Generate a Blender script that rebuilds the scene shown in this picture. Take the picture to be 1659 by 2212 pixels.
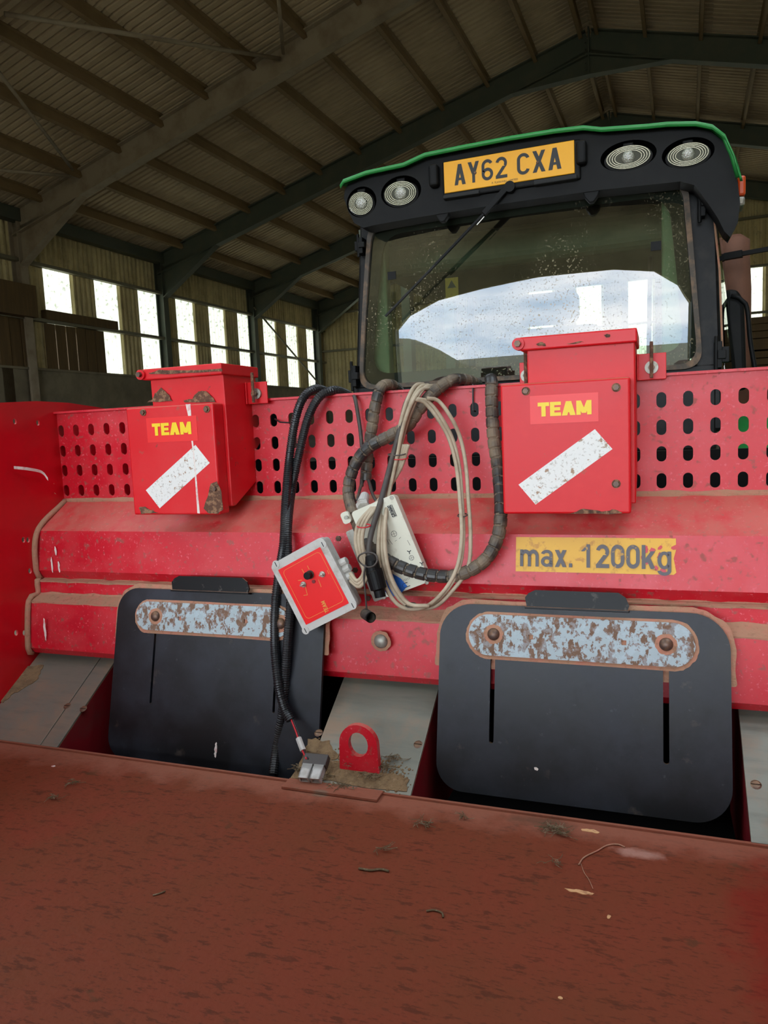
import bpy, bmesh, math, random
from mathutils import Vector, Matrix, noise
random.seed(7)
C = bpy.context.scene.collection
for o in list(bpy.data.objects): bpy.data.objects.remove(o)
PI = math.pi

# ------------------------------------------------------------------ camera calibration (vanishing points of the photograph)
W, H, F = 1659., 2212., 1600.
CX, CY = W/2, H/2
def _ray(x, y): return Vector((x-CX, -(y-CY), -F)).normalized()
AX = -_ray(-3500, 900-.0442*(-4980))
AZ = AX.cross(_ray(1480, 900)).normalized()
AY = AZ.cross(AX)
if AY.z > 0: AY = -AY; AZ = -AZ
R = Matrix((AX, AY, AZ))                 # world = R @ camera
CAM = Vector((0, 0, 1.65))
cam = bpy.data.cameras.new('camera'); cam.sensor_fit = 'VERTICAL'; cam.sensor_height = 24; cam.lens = F/H*24
cam.clip_start = .02; cam.clip_end = 500
co = bpy.data.objects.new('camera', cam); C.objects.link(co)
co.matrix_world = Matrix.Translation(CAM) @ R.to_4x4()
bpy.context.scene.camera = co
vs = bpy.context.scene.view_settings
vs.view_transform = 'Standard'; vs.look = 'None'; vs.gamma = 1; vs.use_curve_mapping = False
vs.exposure = 0.8

def dirw(x, y): return R @ Vector((x-CX, -(y-CY), -F))
def onY(x, y, Y): d = dirw(x, y); return CAM + d*(Y/d.y)
def onX(x, y, X): d = dirw(x, y); return CAM + d*(X/d.x)
def onZ(x, y, Z): d = dirw(x, y); return CAM + d*((Z-CAM.z)/d.z)
def onPlane(x, y, P, n):
    d = dirw(x, y); return CAM + d*((P-CAM).dot(n)/d.dot(n))

# ------------------------------------------------------------------ sky
SKY = 7.5
w = bpy.data.worlds.new('sky'); bpy.context.scene.world = w; w.use_nodes = True
nt = w.node_tree; nt.nodes.clear()
def nn(nt, t, **k):
    n = nt.nodes.new(t)
    for a, b in k.items(): setattr(n, a, b)
    return n
out = nn(nt, 'ShaderNodeOutputWorld'); bg = nn(nt, 'ShaderNodeBackground')
tc = nn(nt, 'ShaderNodeTexCoord'); mp = nn(nt, 'ShaderNodeMapping'); mp.inputs['Scale'].default_value = (1, 1, 3.2)
nz = nn(nt, 'ShaderNodeTexNoise'); nz.inputs['Scale'].default_value = 3.2; nz.inputs['Detail'].default_value = 8; nz.inputs['Roughness'].default_value = .55
cr = nn(nt, 'ShaderNodeValToRGB')
cr.color_ramp.elements[0].position = .33; cr.color_ramp.elements[0].color = (.36, .50, .66, 1)
cr.color_ramp.elements[1].position = .68; cr.color_ramp.elements[1].color = (.96, .98, 1, 1)
nt.links.new(tc.outputs['Generated'], mp.inputs[0]); nt.links.new(mp.outputs[0], nz.inputs[0])
nt.links.new(nz.outputs[0], cr.inputs[0]); nt.links.new(cr.outputs[0], bg.inputs[0]); nt.links.new(bg.outputs[0], out.inputs[0])
bg.inputs[1].default_value = SKY

# ------------------------------------------------------------------ barn frame (turned slightly against the machine)
_v = dirw(1480, 900); DL = math.atan2(_v.x, _v.y)
BT = Matrix.Translation((0, 0, 0)) @ Matrix.Rotation(-DL, 4, 'Z')   # barn -> world
def BW(x, y, z): return BT @ Vector((x, y, z))
DW = 13.0; XL = -DW; XR = -.14*DW+.86*DW; XC = -.14*DW
CZ = 1.65
EAVE = CZ+.375*DW; APEX = CZ+.617*DW; SLOPE = (APEX-EAVE)/(XC-XL)
YN, YF = -9.0, 26.2
FR = [.945*DW-2*.352*DW-.0, .945*DW-.352*DW, .945*DW, 1.29*DW, 1.645*DW, 2.0*DW]
FR = [-8.75, -5.9, -1.5, 2.95, 7.45] + [11.97, 16.53, 21.0, 25.5]
DOOR = (-6.6, 2.9, 4.7)      # near doorway x0, x1, height

def portal(x0, x1, y0, y1, z0, z1, name):
    l = bpy.data.lights.new(name, 'AREA'); l.shape = 'RECTANGLE'
    return l
def add_portal(center, sx, sy, rot):
    l = bpy.data.lights.new('daylight_portal', 'AREA'); l.shape = 'RECTANGLE'; l.size = sx; l.size_y = sy
    l.cycles.is_portal = True
    o = bpy.data.objects.new('daylight_portal', l); C.objects.link(o)
    o.matrix_world = BT @ Matrix.Translation(center) @ rot
add_portal(((DOOR[0]+DOOR[1])/2, YN-.15, DOOR[2]/2), DOOR[1]-DOOR[0], DOOR[2], Matrix.Rotation(PI/2, 4, 'X') @ Matrix.Rotation(0, 4, 'Z'))
ADDED_ROOFLIGHTS = []   # (x0,x1,y0,y1) on the slopes, unseen above and behind the camera, added for overhead light
for yy in (-7.6, -4.5, -1.5, 1.6):
    ADDED_ROOFLIGHTS.append((-8.0, -4.2, yy, yy+1.52)); ADDED_ROOFLIGHTS.append((.6, 4.4, yy, yy+1.52))
def roofz(x): return APEX-SLOPE*abs(x-XC)
for x0, x1, y0, y1 in ADDED_ROOFLIGHTS:
    xm = (x0+x1)/2; a = math.atan(SLOPE)*(1 if xm > XC else -1)
    add_portal((xm, (y0+y1)/2, roofz(xm)+.25), (x1-x0)/math.cos(a), y1-y0, Matrix.Rotation(a, 4, 'Y'))

# ------------------------------------------------------------------ materials
def srgb(c):
    return tuple(((v/255)/12.92 if v/255 <= .04045 else ((v/255+.055)/1.055)**2.4) for v in c)+(1,)
def mat(name, col, rough=.5, metal=0, layers=(), dust=None, bump=0, bscale=60, spec=None, coat=0, rough2=None, spots=()):
    """layers: (colour, scale, low, high, amount[, (sx,sy,sz)]) noise-masked colours; dust: (colour, amount) lies on upward faces"""
    m = bpy.data.materials.new(name); m.use_nodes = True; nt = m.node_tree
    b = nt.nodes['Principled BSDF']; b.inputs['Roughness'].default_value = rough; b.inputs['Metallic'].default_value = metal
    if spec is not None: b.inputs['Specular IOR Level'].default_value = spec
    if coat: b.inputs['Coat Weight'].default_value = coat; b.inputs['Coat Roughness'].default_value = .15
    tc = nn(nt, 'ShaderNodeTexCoord')
    cur = nn(nt, 'ShaderNodeRGB').outputs[0]; cur.default_value = srgb(col)
    rg = None
    def noise_mask(scale, lo, hi, st, seed):
        mp = nn(nt, 'ShaderNodeMapping'); mp.inputs['Scale'].default_value = st; mp.inputs['Location'].default_value = (seed*3.1, seed*1.7, seed*.9)
        n = nn(nt, 'ShaderNodeTexNoise'); n.inputs['Scale'].default_value = scale; n.inputs['Detail'].default_value = 6; n.inputs['Roughness'].default_value = .62
        mr = nn(nt, 'ShaderNodeMapRange'); mr.inputs[1].default_value = lo; mr.inputs[2].default_value = hi
        nt.links.new(tc.outputs['Object'], mp.inputs[0]); nt.links.new(mp.outputs[0], n.inputs[0]); nt.links.new(n.outputs[0], mr.inputs[0])
        return mr.outputs[0]
    def mix(cur, mask, amount, c):
        mu = nn(nt, 'ShaderNodeMath', operation='MULTIPLY'); mu.inputs[1].default_value = amount; nt.links.new(mask, mu.inputs[0])
        mx = nn(nt, 'ShaderNodeMix', data_type='RGBA'); nt.links.new(mu.outputs[0], mx.inputs[0]); nt.links.new(cur, mx.inputs[6]); mx.inputs[7].default_value = srgb(c)
        return mx.outputs[2], mu.outputs[0]
    k = 1; masks = []
    for L in layers:
        st = L[5] if len(L) > 5 else (1, 1, 1)
        cur, mk = mix(cur, noise_mask(L[1], L[2], L[3], st, k), L[4], L[0]); masks.append(mk); k += 1
    if dust:
        g = nn(nt, 'ShaderNodeNewGeometry'); s = nn(nt, 'ShaderNodeSeparateXYZ'); nt.links.new(g.outputs['True Normal'], s.inputs[0])
        mr = nn(nt, 'ShaderNodeMapRange'); mr.inputs[1].default_value = .4; mr.inputs[2].default_value = .8; nt.links.new(s.outputs[2], mr.inputs[0])
        ns = noise_mask(24, .2, .55, (1, 1, 1), 9); mu = nn(nt, 'ShaderNodeMath', operation='MULTIPLY'); nt.links.new(mr.outputs[0], mu.inputs[0]); nt.links.new(ns, mu.inputs[1])
        cur, mk = mix(cur, mu.outputs[0], dust[1], dust[0]); masks.append(mk)
    for q, (c_, ce_, ra_, am_) in enumerate(spots):      # stains at a fixed place: colour, centre (x, y), radii, amount
        mp = nn(nt, 'ShaderNodeMapping'); mp.inputs['Scale'].default_value = (1/ra_[0], 1/ra_[1], 0); mp.inputs['Location'].default_value = (-ce_[0]/ra_[0], -ce_[1]/ra_[1], 0)
        ln = nn(nt, 'ShaderNodeVectorMath', operation='LENGTH'); nt.links.new(tc.outputs['Object'], mp.inputs[0]); nt.links.new(mp.outputs[0], ln.inputs[0])
        ns = noise_mask(16+9*q, .2, .8, (1, 1, 1), 20+q); ad = nn(nt, 'ShaderNodeMath', operation='MULTIPLY_ADD'); ad.inputs[1].default_value = .9; nt.links.new(ns, ad.inputs[0]); nt.links.new(ln.outputs[1], ad.inputs[2])
        mr = nn(nt, 'ShaderNodeMapRange'); mr.inputs[1].default_value = 1.45; mr.inputs[2].default_value = .9; mr.inputs[3].default_value = 0; mr.inputs[4].default_value = 1; nt.links.new(ad.outputs[0], mr.inputs[0])
        cur, mk = mix(cur, mr.outputs[0], am_, c_)
    nt.links.new(cur, b.inputs['Base Color'])
    if rough2 is not None and masks:
        mx = masks[0]
        for q in masks[1:]:
            a = nn(nt, 'ShaderNodeMath', operation='MAXIMUM'); nt.links.new(mx, a.inputs[0]); nt.links.new(q, a.inputs[1]); mx = a.outputs[0]
        mr = nn(nt, 'ShaderNodeMapRange'); mr.inputs[3].default_value = rough; mr.inputs[4].default_value = rough2; nt.links.new(mx, mr.inputs[0]); nt.links.new(mr.outputs[0], b.inputs['Roughness'])
    if bump:
        n = nn(nt, 'ShaderNodeTexNoise'); n.inputs['Scale'].default_value = bscale; n.inputs['Detail'].default_value = 5
        nt.links.new(tc.outputs['Object'], n.inputs[0])
        bp = nn(nt, 'ShaderNodeBump'); bp.inputs['Strength'].default_value = bump; bp.inputs['Distance'].default_value = .004
        nt.links.new(n.outputs[0], bp.inputs['Height']); nt.links.new(bp.outputs[0], b.inputs['Normal'])
    return m
def glass(name, tint, ior=1.75, dirt=0, dirtcol=(176, 162, 136), rough=.0, wash=0.0):
    m = bpy.data.materials.new(name); m.use_nodes = True; nt = m.node_tree; nt.nodes.clear()
    o = nn(nt, 'ShaderNodeOutputMaterial'); tr = nn(nt, 'ShaderNodeBsdfTransparent'); tr.inputs[0].default_value = tint+(1,)
    gl = nn(nt, 'ShaderNodeBsdfGlossy'); gl.inputs['Roughness'].default_value = rough
    fr = nn(nt, 'ShaderNodeFresnel'); fr.inputs[0].default_value = ior
    mx = nn(nt, 'ShaderNodeMixShader'); nt.links.new(fr.outputs[0], mx.inputs[0]); nt.links.new(tr.outputs[0], mx.inputs[1]); nt.links.new(gl.outputs[0], mx.inputs[2])
    last = mx.outputs[0]
    if dirt:
        tc = nn(nt, 'ShaderNodeTexCoord'); a = nn(nt, 'ShaderNodeTexNoise'); a.inputs['Scale'].default_value = 130; a.inputs['Detail'].default_value = 4
        b = nn(nt, 'ShaderNodeTexNoise'); b.inputs['Scale'].default_value = 2.6; b.inputs['Detail'].default_value = 3
        r1 = nn(nt, 'ShaderNodeMapRange'); r1.inputs[1].default_value = .58; r1.inputs[2].default_value = .70
        r2 = nn(nt, 'ShaderNodeMapRange'); r2.inputs[1].default_value = .42; r2.inputs[2].default_value = .62
        nt.links.new(tc.outputs['Object'], a.inputs[0]); nt.links.new(tc.outputs['Object'], b.inputs[0])
        nt.links.new(a.outputs[0], r1.inputs[0]); nt.links.new(b.outputs[0], r2.inputs[0])
        mu = nn(nt, 'ShaderNodeMath', operation='MULTIPLY'); nt.links.new(r1.outputs[0], mu.inputs[0]); nt.links.new(r2.outputs[0], mu.inputs[1])
        ad = nn(nt, 'ShaderNodeMath', operation='MULTIPLY_ADD'); ad.inputs[1].default_value = dirt; ad.inputs[2].default_value = wash; nt.links.new(mu.outputs[0], ad.inputs[0])
        d = nn(nt, 'ShaderNodeBsdfDiffuse'); d.inputs[0].default_value = srgb(dirtcol)
        m2 = nn(nt, 'ShaderNodeMixShader'); nt.links.new(ad.outputs[0], m2.inputs[0]); nt.links.new(last, m2.inputs[1]); nt.links.new(d.outputs[0], m2.inputs[2]); last = m2.outputs[0]
    nt.links.new(last, o.inputs[0]); return m
def sheetlight(name):
    m = bpy.data.materials.new(name); m.use_nodes = True; nt = m.node_tree; nt.nodes.clear()
    o = nn(nt, 'ShaderNodeOutputMaterial'); tr = nn(nt, 'ShaderNodeBsdfTransparent'); tr.inputs[0].default_value = (.62, .64, .52, 1)
    tl = nn(nt, 'ShaderNodeBsdfTranslucent'); tc = nn(nt, 'ShaderNodeTexCoord'); n = nn(nt, 'ShaderNodeTexNoise'); n.inputs['Scale'].default_value = 9; n.inputs['Detail'].default_value = 6
    r = nn(nt, 'ShaderNodeValToRGB'); r.color_ramp.elements[0].position = .36; r.color_ramp.elements[0].color = (.13, .125, .08, 1); r.color_ramp.elements[1].position = .42; r.color_ramp.elements[1].color = (.30, .29, .21, 1)
    nt.links.new(tc.outputs['Object'], n.inputs[0]); nt.links.new(n.outputs[0], r.inputs[0]); nt.links.new(r.outputs[0], tl.inputs[0])
    mx = nn(nt, 'ShaderNodeMixShader'); mx.inputs[0].default_value = .94; nt.links.new(tr.outputs[0], mx.inputs[1]); nt.links.new(tl.outputs[0], mx.inputs[2]); nt.links.new(mx.outputs[0], o.inputs[0])
    return m

DUST = (172, 128, 98)
TAN = (150, 118, 86)
RUST = (96, 66, 50)
mt = {}
_zf = onY(830, 1717, 1.165).z; _fa, _fb, _fc, _fd = [onZ(*q, _zf) for q in ((1640,1960),(1385,1845),(1170,1775),(690,1717))]
mt['red'] = mat('dusty red paint', (198, 12, 36), .4, layers=[((206, 84, 84), 14, .44, .82, .5), ((120, 90, 76), 70, .575, .66, .6), ((236, 130, 140), 160, .60, .68, .5)], dust=((188, 112, 96), .62), rough2=.75)
mt['redclean'] = mat('red paint', (196, 4, 24), .32, layers=[((150, 30, 30), 3, .5, .75, .5), ((190, 70, 66), 60, .62, .72, .35)], dust=(DUST, .5), rough2=.6)
mt['redbox'] = mat('bright red box paint', (210, 16, 28), .4, spec=.35, layers=[((226, 70, 70), 7, .45, .75, .4), ((140, 92, 74), 48, .63, .70, .55), ((96, 66, 50), 30, .69, .72, .8)], dust=(TAN, .6), rough2=.65)
mt['reddark'] = mat('dark red primer', (120, 14, 24), .5, layers=[((90, 50, 44), 12, .45, .7, .6)], dust=(TAN, .6))
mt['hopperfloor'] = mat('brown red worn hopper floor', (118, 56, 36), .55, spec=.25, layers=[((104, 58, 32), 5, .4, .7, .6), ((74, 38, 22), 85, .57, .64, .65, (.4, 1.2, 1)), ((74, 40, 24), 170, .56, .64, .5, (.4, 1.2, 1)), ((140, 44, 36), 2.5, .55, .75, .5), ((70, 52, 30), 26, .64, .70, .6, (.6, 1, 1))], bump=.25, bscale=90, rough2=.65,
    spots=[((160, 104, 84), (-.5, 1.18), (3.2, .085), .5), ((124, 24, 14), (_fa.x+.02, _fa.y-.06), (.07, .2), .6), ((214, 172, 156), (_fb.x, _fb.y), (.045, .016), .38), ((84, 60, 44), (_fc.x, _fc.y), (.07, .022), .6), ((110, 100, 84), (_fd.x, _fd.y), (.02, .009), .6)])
mt['floorclean'] = mat('floor red streak', (120, 10, 12), .5)
mt['pit_shade'] = mat('black interior shade', (7, 6, 6), 1, spec=.1)  # near black paints the deep shade inside the gaps
mt['pale'] = mat('pale cab trim', (150, 162, 132), .6)
mt['dust'] = mat('tan soil dust', (164, 124, 98), .95, layers=[((190, 110, 96), 30, .45, .65, .5), ((110, 82, 60), 90, .55, .7, .5)], bump=.5, bscale=150)
mt['soil'] = mat('dry soil', (128, 104, 74), 1, layers=[((92, 72, 50), 60, .45, .65, .7), ((160, 134, 104), 120, .6, .7, .6)], bump=1, bscale=200)
mt['straw'] = mat('dry plant debris', (96, 80, 56), 1, layers=[((150, 134, 110), 80, .5, .6, .6)])
mt['grey'] = mat('galvanised dull plate', (122, 122, 110), .42, .35, layers=[((150, 126, 104), 9, .46, .68, .8), ((96, 100, 92), 40, .5, .7, .35, (.3, 2, 2)), ((176, 140, 100), 22, .68, .72, .6)], bump=.08, rough2=.7)
mt['flap'] = mat('black plastic plate', (15, 16, 19), .42, spec=.35, layers=[((50, 54, 64), 6, .42, .68, .6), ((8, 8, 9), 14, .55, .7, .6), ((90, 92, 98), 70, .66, .74, .3), ((96, 84, 74), 26, .64, .74, .35)], rough2=.55, bump=.05, dust=(TAN, .5))
mt['blueplate'] = mat('pale blue painted steel with rust', (156, 170, 174), .55, layers=[((112, 86, 68), 55, .515, .545, 1, (1, 1, .5)), ((120, 92, 74), 90, .55, .58, .9), ((176, 192, 200), 60, .5, .6, .35)], rough2=.85, bump=.15)
mt['bolt'] = mat('rusty bolt steel', (92, 74, 66), .45, .5, layers=[((120, 88, 64), 120, .45, .6, .7)], dust=(TAN, .4))
mt['zinc'] = mat('dull zinc steel', (150, 148, 138), .45, .5, layers=[((110, 98, 80), 60, .5, .65, .7)])
mt['rust'] = mat('brown rust', RUST, .9, layers=[((148, 112, 84), 110, .48, .58, .9), ((60, 42, 36), 60, .55, .65, .7)], bump=.5, bscale=220)
mt['black'] = mat('black plastic', (8, 8, 9), .55, spec=.22, layers=[((30, 29, 27), 9, .45, .75, .45)], dust=((92, 80, 66), .25))
mt['blackshut'] = mat('black glossy bracket', (7, 7, 8), .4, spec=.2, layers=[((90, 84, 76), 60, .62, .7, .5)], dust=(DUST, .8))
mt['rubber'] = mat('black rubber', (28, 28, 28), .75, dust=((110, 92, 72), .3))
mt['conduit'] = mat('black ribbed conduit', (30, 31, 33), .36, layers=[((70, 66, 60), 8, .5, .7, .4)])
mt['wrap'] = mat('grey black spiral wrap', (46, 44, 42), .4, layers=[((134, 116, 94), 13, .42, .60, .8), ((24, 25, 28), 8, .52, .64, .8)], rough2=.8)
mt['core'] = mat('dusty hose core', (112, 98, 80), .9)
mt['cable'] = mat('beige grey cable', (178, 162, 138), .6, layers=[((130, 110, 86), 22, .45, .65, .6)])
mt['cabledark'] = mat('dark grey cable', (66, 60, 56), .6, layers=[((110, 96, 80), 30, .5, .7, .6)])
mt['white'] = mat('white speckled film', (226, 226, 222), .5, layers=[((150, 110, 72), 75, .59, .63, .9), ((176, 170, 160), 160, .56, .62, .7)])
mt['whiteplain'] = mat('white paint splash', (226, 216, 208), .7, layers=[((216, 150, 150), 70, .52, .62, .7)])
mt['yellow'] = mat('yellow lettering', (240, 206, 20), .45)
mt['decal'] = mat('bright red decal', (232, 24, 26), .4, layers=[((200, 40, 40), 40, .6, .7, .4)])
mt['label'] = mat('yellow sticker', (226, 172, 48), .5, layers=[((190, 130, 40), 60, .56, .66, .8), ((196, 30, 60), 30, .70, .72, .8)])
mt['labeltext'] = mat('grey black print', (84, 80, 84), .5, layers=[((200, 150, 50), 60, .63, .67, .8)])
mt['boxgrey'] = mat('weathered light grey plastic', (186, 184, 178), .5, layers=[((136, 124, 108), 30, .5, .68, .6)])
mt['panelred'] = mat('red control panel', (226, 22, 24), .35)
mt['gold'] = mat('gold print', (210, 150, 60), .45)
mt['cream'] = mat('cream panel', (206, 204, 186), .45, layers=[((150, 140, 118), 40, .6, .72, .5)])
mt['blueprint'] = mat('blue print', (30, 100, 190), .45)
mt['ink'] = mat('black print', (30, 30, 32), .5)
mt['redtape'] = mat('red tie', (190, 30, 40), .5)
mt['chrome'] = mat('worn chrome', (200, 196, 188), .25, .9)
mt['plateyellow'] = mat('reflective yellow plate', (246, 174, 6), .4, layers=[((220, 140, 10), 4, .5, .7, .4)])
mt['green'] = mat('green paint', (44, 140, 66), .4, layers=[((70, 150, 84), 20, .5, .7, .4)])
mt['seal'] = mat('dusty rubber seal', (78, 70, 62), .7, layers=[((140, 110, 84), 20, .45, .65, .7)])
mt['frame'] = mat('black cab frame', (8, 8, 10), .45, spec=.22, layers=[((60, 54, 48), 14, .5, .75, .4)])
mt['inner'] = mat('grey green cab trim', (92, 98, 80), .6)
mt['seat'] = mat('dark seat cloth', (26, 34, 30), .8)
mt['lens'] = mat('lamp reflector', (205, 205, 196), .22, .75, bump=.6, bscale=130)
mt['bulb'] = mat('lamp centre', (190, 190, 185), .15, .9, bump=1, bscale=220)
mt['amber'] = mat('amber lens', (200, 70, 20), .3)
mt['stack'] = mat('rusty brown exhaust', (120, 80, 62), .75, layers=[((90, 60, 46), 6, .45, .7, .6)])
mt['concrete'] = mat('stained concrete', (136, 126, 104), .9, layers=[((104, 94, 78), 1.5, .4, .7, .7), ((104, 92, 70), 6, .5, .7, .4)], bump=.3, bscale=20)
mt['ground'] = mat('dirty concrete ground', (150, 140, 120), .9, layers=[((70, 64, 54), 2, .4, .7, .7)])
mt['field'] = mat('yard and grass', (110, 108, 84), 1, layers=[((110, 100, 80), .2, .45, .6, .8)])
mt['sheet'] = mat('weathered cement sheeting', (226, 210, 162), .9, layers=[((176, 160, 120), 1.2, .38, .68, .8), ((140, 130, 98), 5, .55, .75, .5, (1, 1, .2)), ((60, 50, 38), 9, .6, .72, .5)])
mt['roofsheet'] = mat('roof sheeting underside', (204, 184, 154), .9, layers=[((168, 150, 122), .8, .4, .65, .7), ((222, 210, 188), 3, .6, .8, .5)])
mt['steel'] = mat('grey green portal steel', (76, 82, 72), .6, layers=[((96, 92, 76), 2.5, .45, .7, .6)], dust=((96, 88, 70), .5))
mt['steelbrown'] = mat('brown dusty portal steel', (158, 144, 124), .65, layers=[((120, 100, 78), 2.5, .45, .7, .7)], dust=((110, 92, 70), .5))
mt['purlin'] = mat('timber brown purlin', (136, 112, 80), .7, layers=[((150, 128, 92), 3, .45, .7, .6)])
mt['rail'] = mat('galvanised rail', (124, 118, 98), .6)
mt['board'] = mat('dark brown timber boards', (96, 76, 48), .85, layers=[((120, 94, 58), 4, .45, .7, .7, (3, 3, .3))])
mt['glassrear'] = glass('tinted windscreen', (.46, .58, .48), 1.85, dirt=.8, dirtcol=(170, 160, 130), wash=.012)
mt['glassside'] = glass('tinted side glass', (.45, .52, .42), 1.5)
mt['clear'] = glass('clear lamp lens', (.95, .95, .93), 1.45)
mt['skysheet'] = sheetlight('translucent sheet')

# ------------------------------------------------------------------ geometry helpers
class G:
    def __init__(s, T=None): s.v = []; s.f = []; s.T = T
    def add(s, vs, fs):
        n = len(s.v); s.v += [Vector(v) for v in vs]; s.f += [tuple(i+n for i in f) for f in fs]; return s
    def box(s, a, b):
        x0, y0, z0 = a; x1, y1, z1 = b
        return s.add([(x0,y0,z0),(x1,y0,z0),(x1,y1,z0),(x0,y1,z0),(x0,y0,z1),(x1,y0,z1),(x1,y1,z1),(x0,y1,z1)],
                     [(3,2,1,0),(4,5,6,7),(0,1,5,4),(1,2,6,5),(2,3,7,6),(3,0,4,7)])
    def obox(s, O, u, v, n):     # corner O, edge vectors
        O, u, v, n = map(Vector, (O, u, v, n))
        return s.add([O, O+u, O+u+v, O+v, O+n, O+u+n, O+u+v+n, O+v+n], [(3,2,1,0),(4,5,6,7),(0,1,5,4),(1,2,6,5),(2,3,7,6),(3,0,4,7)])
    def bar(s, p, q, wd, hd, up=(0,0,1)):     # rectangular bar p->q
        p, q, up = Vector(p), Vector(q), Vector(up); d = (q-p).normalized(); sx = d.cross(up).normalized()*wd; uy = sx.cross(d).normalized()*hd
        return s.obox(p-sx/2-uy/2, sx, uy, q-p)
    def prism(s, pts, ext):      # polygon of 3d points extruded by ext
        ext = Vector(ext); pts = [Vector(p) for p in pts]; n = len(pts)
        return s.add(pts+[p+ext for p in pts], [tuple(range(n-1,-1,-1)), tuple(range(n,2*n))]+[(i,(i+1)%n,(i+1)%n+n,i+n) for i in range(n)])
    def tube(s, pts, r, n=10, cap=True, rf=None):
        pts = [Vector(p) for p in pts]; k = len(pts); rings = []; prev = None; dist = 0
        for i, p in enumerate(pts):
            t = (pts[min(i+1,k-1)]-pts[max(i-1,0)]).normalized()
            if prev is None:
                a = Vector((0,0,1)) if abs(t.z) < .9 else Vector((1,0,0)); x = t.cross(a).normalized()
            else: x = (prev-t*prev.dot(t)).normalized()
            prev = x; y = t.cross(x)
            if i: dist += (pts[i]-pts[i-1]).length
            ring = []
            for j in range(n):
                a = 2*PI*j/n; rr = (r[i] if isinstance(r, (list, tuple)) else r) if rf is None else rf(dist, a)
                ring.append(p+(x*math.cos(a)+y*math.sin(a))*rr)
            rings.append(ring)
        vs = [v for q in rings for v in q]; fs = []
        for i in range(k-1):
            for j in range(n): fs.append((i*n+j, i*n+(j+1)%n, (i+1)*n+(j+1)%n, (i+1)*n+j))
        if cap: fs += [tuple(range(n-1,-1,-1)), tuple(range((k-1)*n, k*n))]
        return s.add(vs, fs)
    def cyl(s, p, q, r, n=16, r2=None): return s.tube([p, q], [r, r if r2 is None else r2], n)
    def dome(s, c, nrm, r, h, n=16, m=5):
        c, nrm = Vector(c), Vector(nrm).normalized(); a = Vector((0,0,1)) if abs(nrm.z) < .9 else Vector((1,0,0)); x = nrm.cross(a).normalized(); y = nrm.cross(x)
        vs = []; fs = []
        for i in range(m):
            t = PI/2*i/m
            for j in range(n):
                b = 2*PI*j/n; vs.append(c+(x*math.cos(b)+y*math.sin(b))*r*math.cos(t)+nrm*h*math.sin(t))
        vs.append(c+nrm*h)
        for i in range(m-1):
            for j in range(n): fs.append((i*n+j, i*n+(j+1)%n, (i+1)*n+(j+1)%n, (i+1)*n+j))
        for j in range(n): fs.append(((m-1)*n+j, (m-1)*n+(j+1)%n, m*n))
        fs.append(tuple(range(n-1,-1,-1)))
        return s.add(vs, fs)
    def mesh(s, name):
        me = bpy.data.meshes.new(name); vv = [s.T @ v if s.T else v for v in s.v]
        me.from_pydata([tuple(v) for v in vv], [], s.f)
        bm = bmesh.new(); bm.from_mesh(me); bmesh.ops.recalc_face_normals(bm, faces=bm.faces); bm.to_mesh(me); bm.free()
        return me
    def build(s, name, m, parent=None, smooth=False, bevel=0, label=None, seg=2):
        me = s.mesh(name); me.materials.append(mt[m] if isinstance(m, str) else m)
        return link(name, me, parent, smooth, bevel, label, seg)
def link(name, me, parent=None, smooth=False, bevel=0, label=None, seg=2):
    o = bpy.data.objects.new(name, me); C.objects.link(o)
    if smooth:
        for p in me.polygons: p.use_smooth = True
    if parent is not None: o.parent = parent; o.matrix_parent_inverse = parent.matrix_world.inverted() if parent.type != 'EMPTY' else Matrix.Translation(-parent.location)
    if bevel:
        b = o.modifiers.new('bevel', 'BEVEL'); b.width = bevel; b.segments = seg; b.limit_method = 'ANGLE'; b.angle_limit = .6
    if label: o['label'] = label
    return o
def thing(name, label, cat, loc=(0,0,0), group=None):
    o = bpy.data.objects.new(name, None); C.objects.link(o); o.location = loc; o.empty_display_size = .05
    o['label'] = label; o['category'] = cat
    if group: o['group'] = group
    bpy.context.view_layer.update()
    return o
def tag(o, label, cat, group=None):
    o['label'] = label; o['category'] = cat
    if group: o['group'] = group
    return o
def struct(o, label=None):
    o['kind'] = 'structure'
    if label: o['label'] = label
    return o
def plate(loops, thick, O, u, v):
    """flat plate with holes: loops of 2D points (outline first), laid on frame O,u,v; thickness goes along -n (away) """
    cu = bpy.data.curves.new('tmp', 'CURVE'); cu.dimensions = '2D'; cu.fill_mode = 'BOTH'; cu.extrude = thick/2
    for lp in loops:
        sp = cu.splines.new('POLY'); sp.points.add(len(lp)-1); sp.use_cyclic_u = True
        for i, p in enumerate(lp): sp.points[i].co = (p[0], p[1], 0, 1)
    o = bpy.data.objects.new('tmp', cu); C.objects.link(o)
    dg = bpy.context.evaluated_depsgraph_get(); me = bpy.data.meshes.new_from_object(o.evaluated_get(dg))
    bpy.data.objects.remove(o); bpy.data.curves.remove(cu)
    O, u, v = Vector(O), Vector(u).normalized(), Vector(v).normalized(); n = u.cross(v)
    g = G()
    for q in me.vertices: g.v.append(O+u*q.co.x+v*q.co.y+n*q.co.z)
    g.f = [tuple(p.vertices) for p in me.polygons]
    bpy.data.meshes.remove(me)
    # merge doubles
    return g
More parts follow.
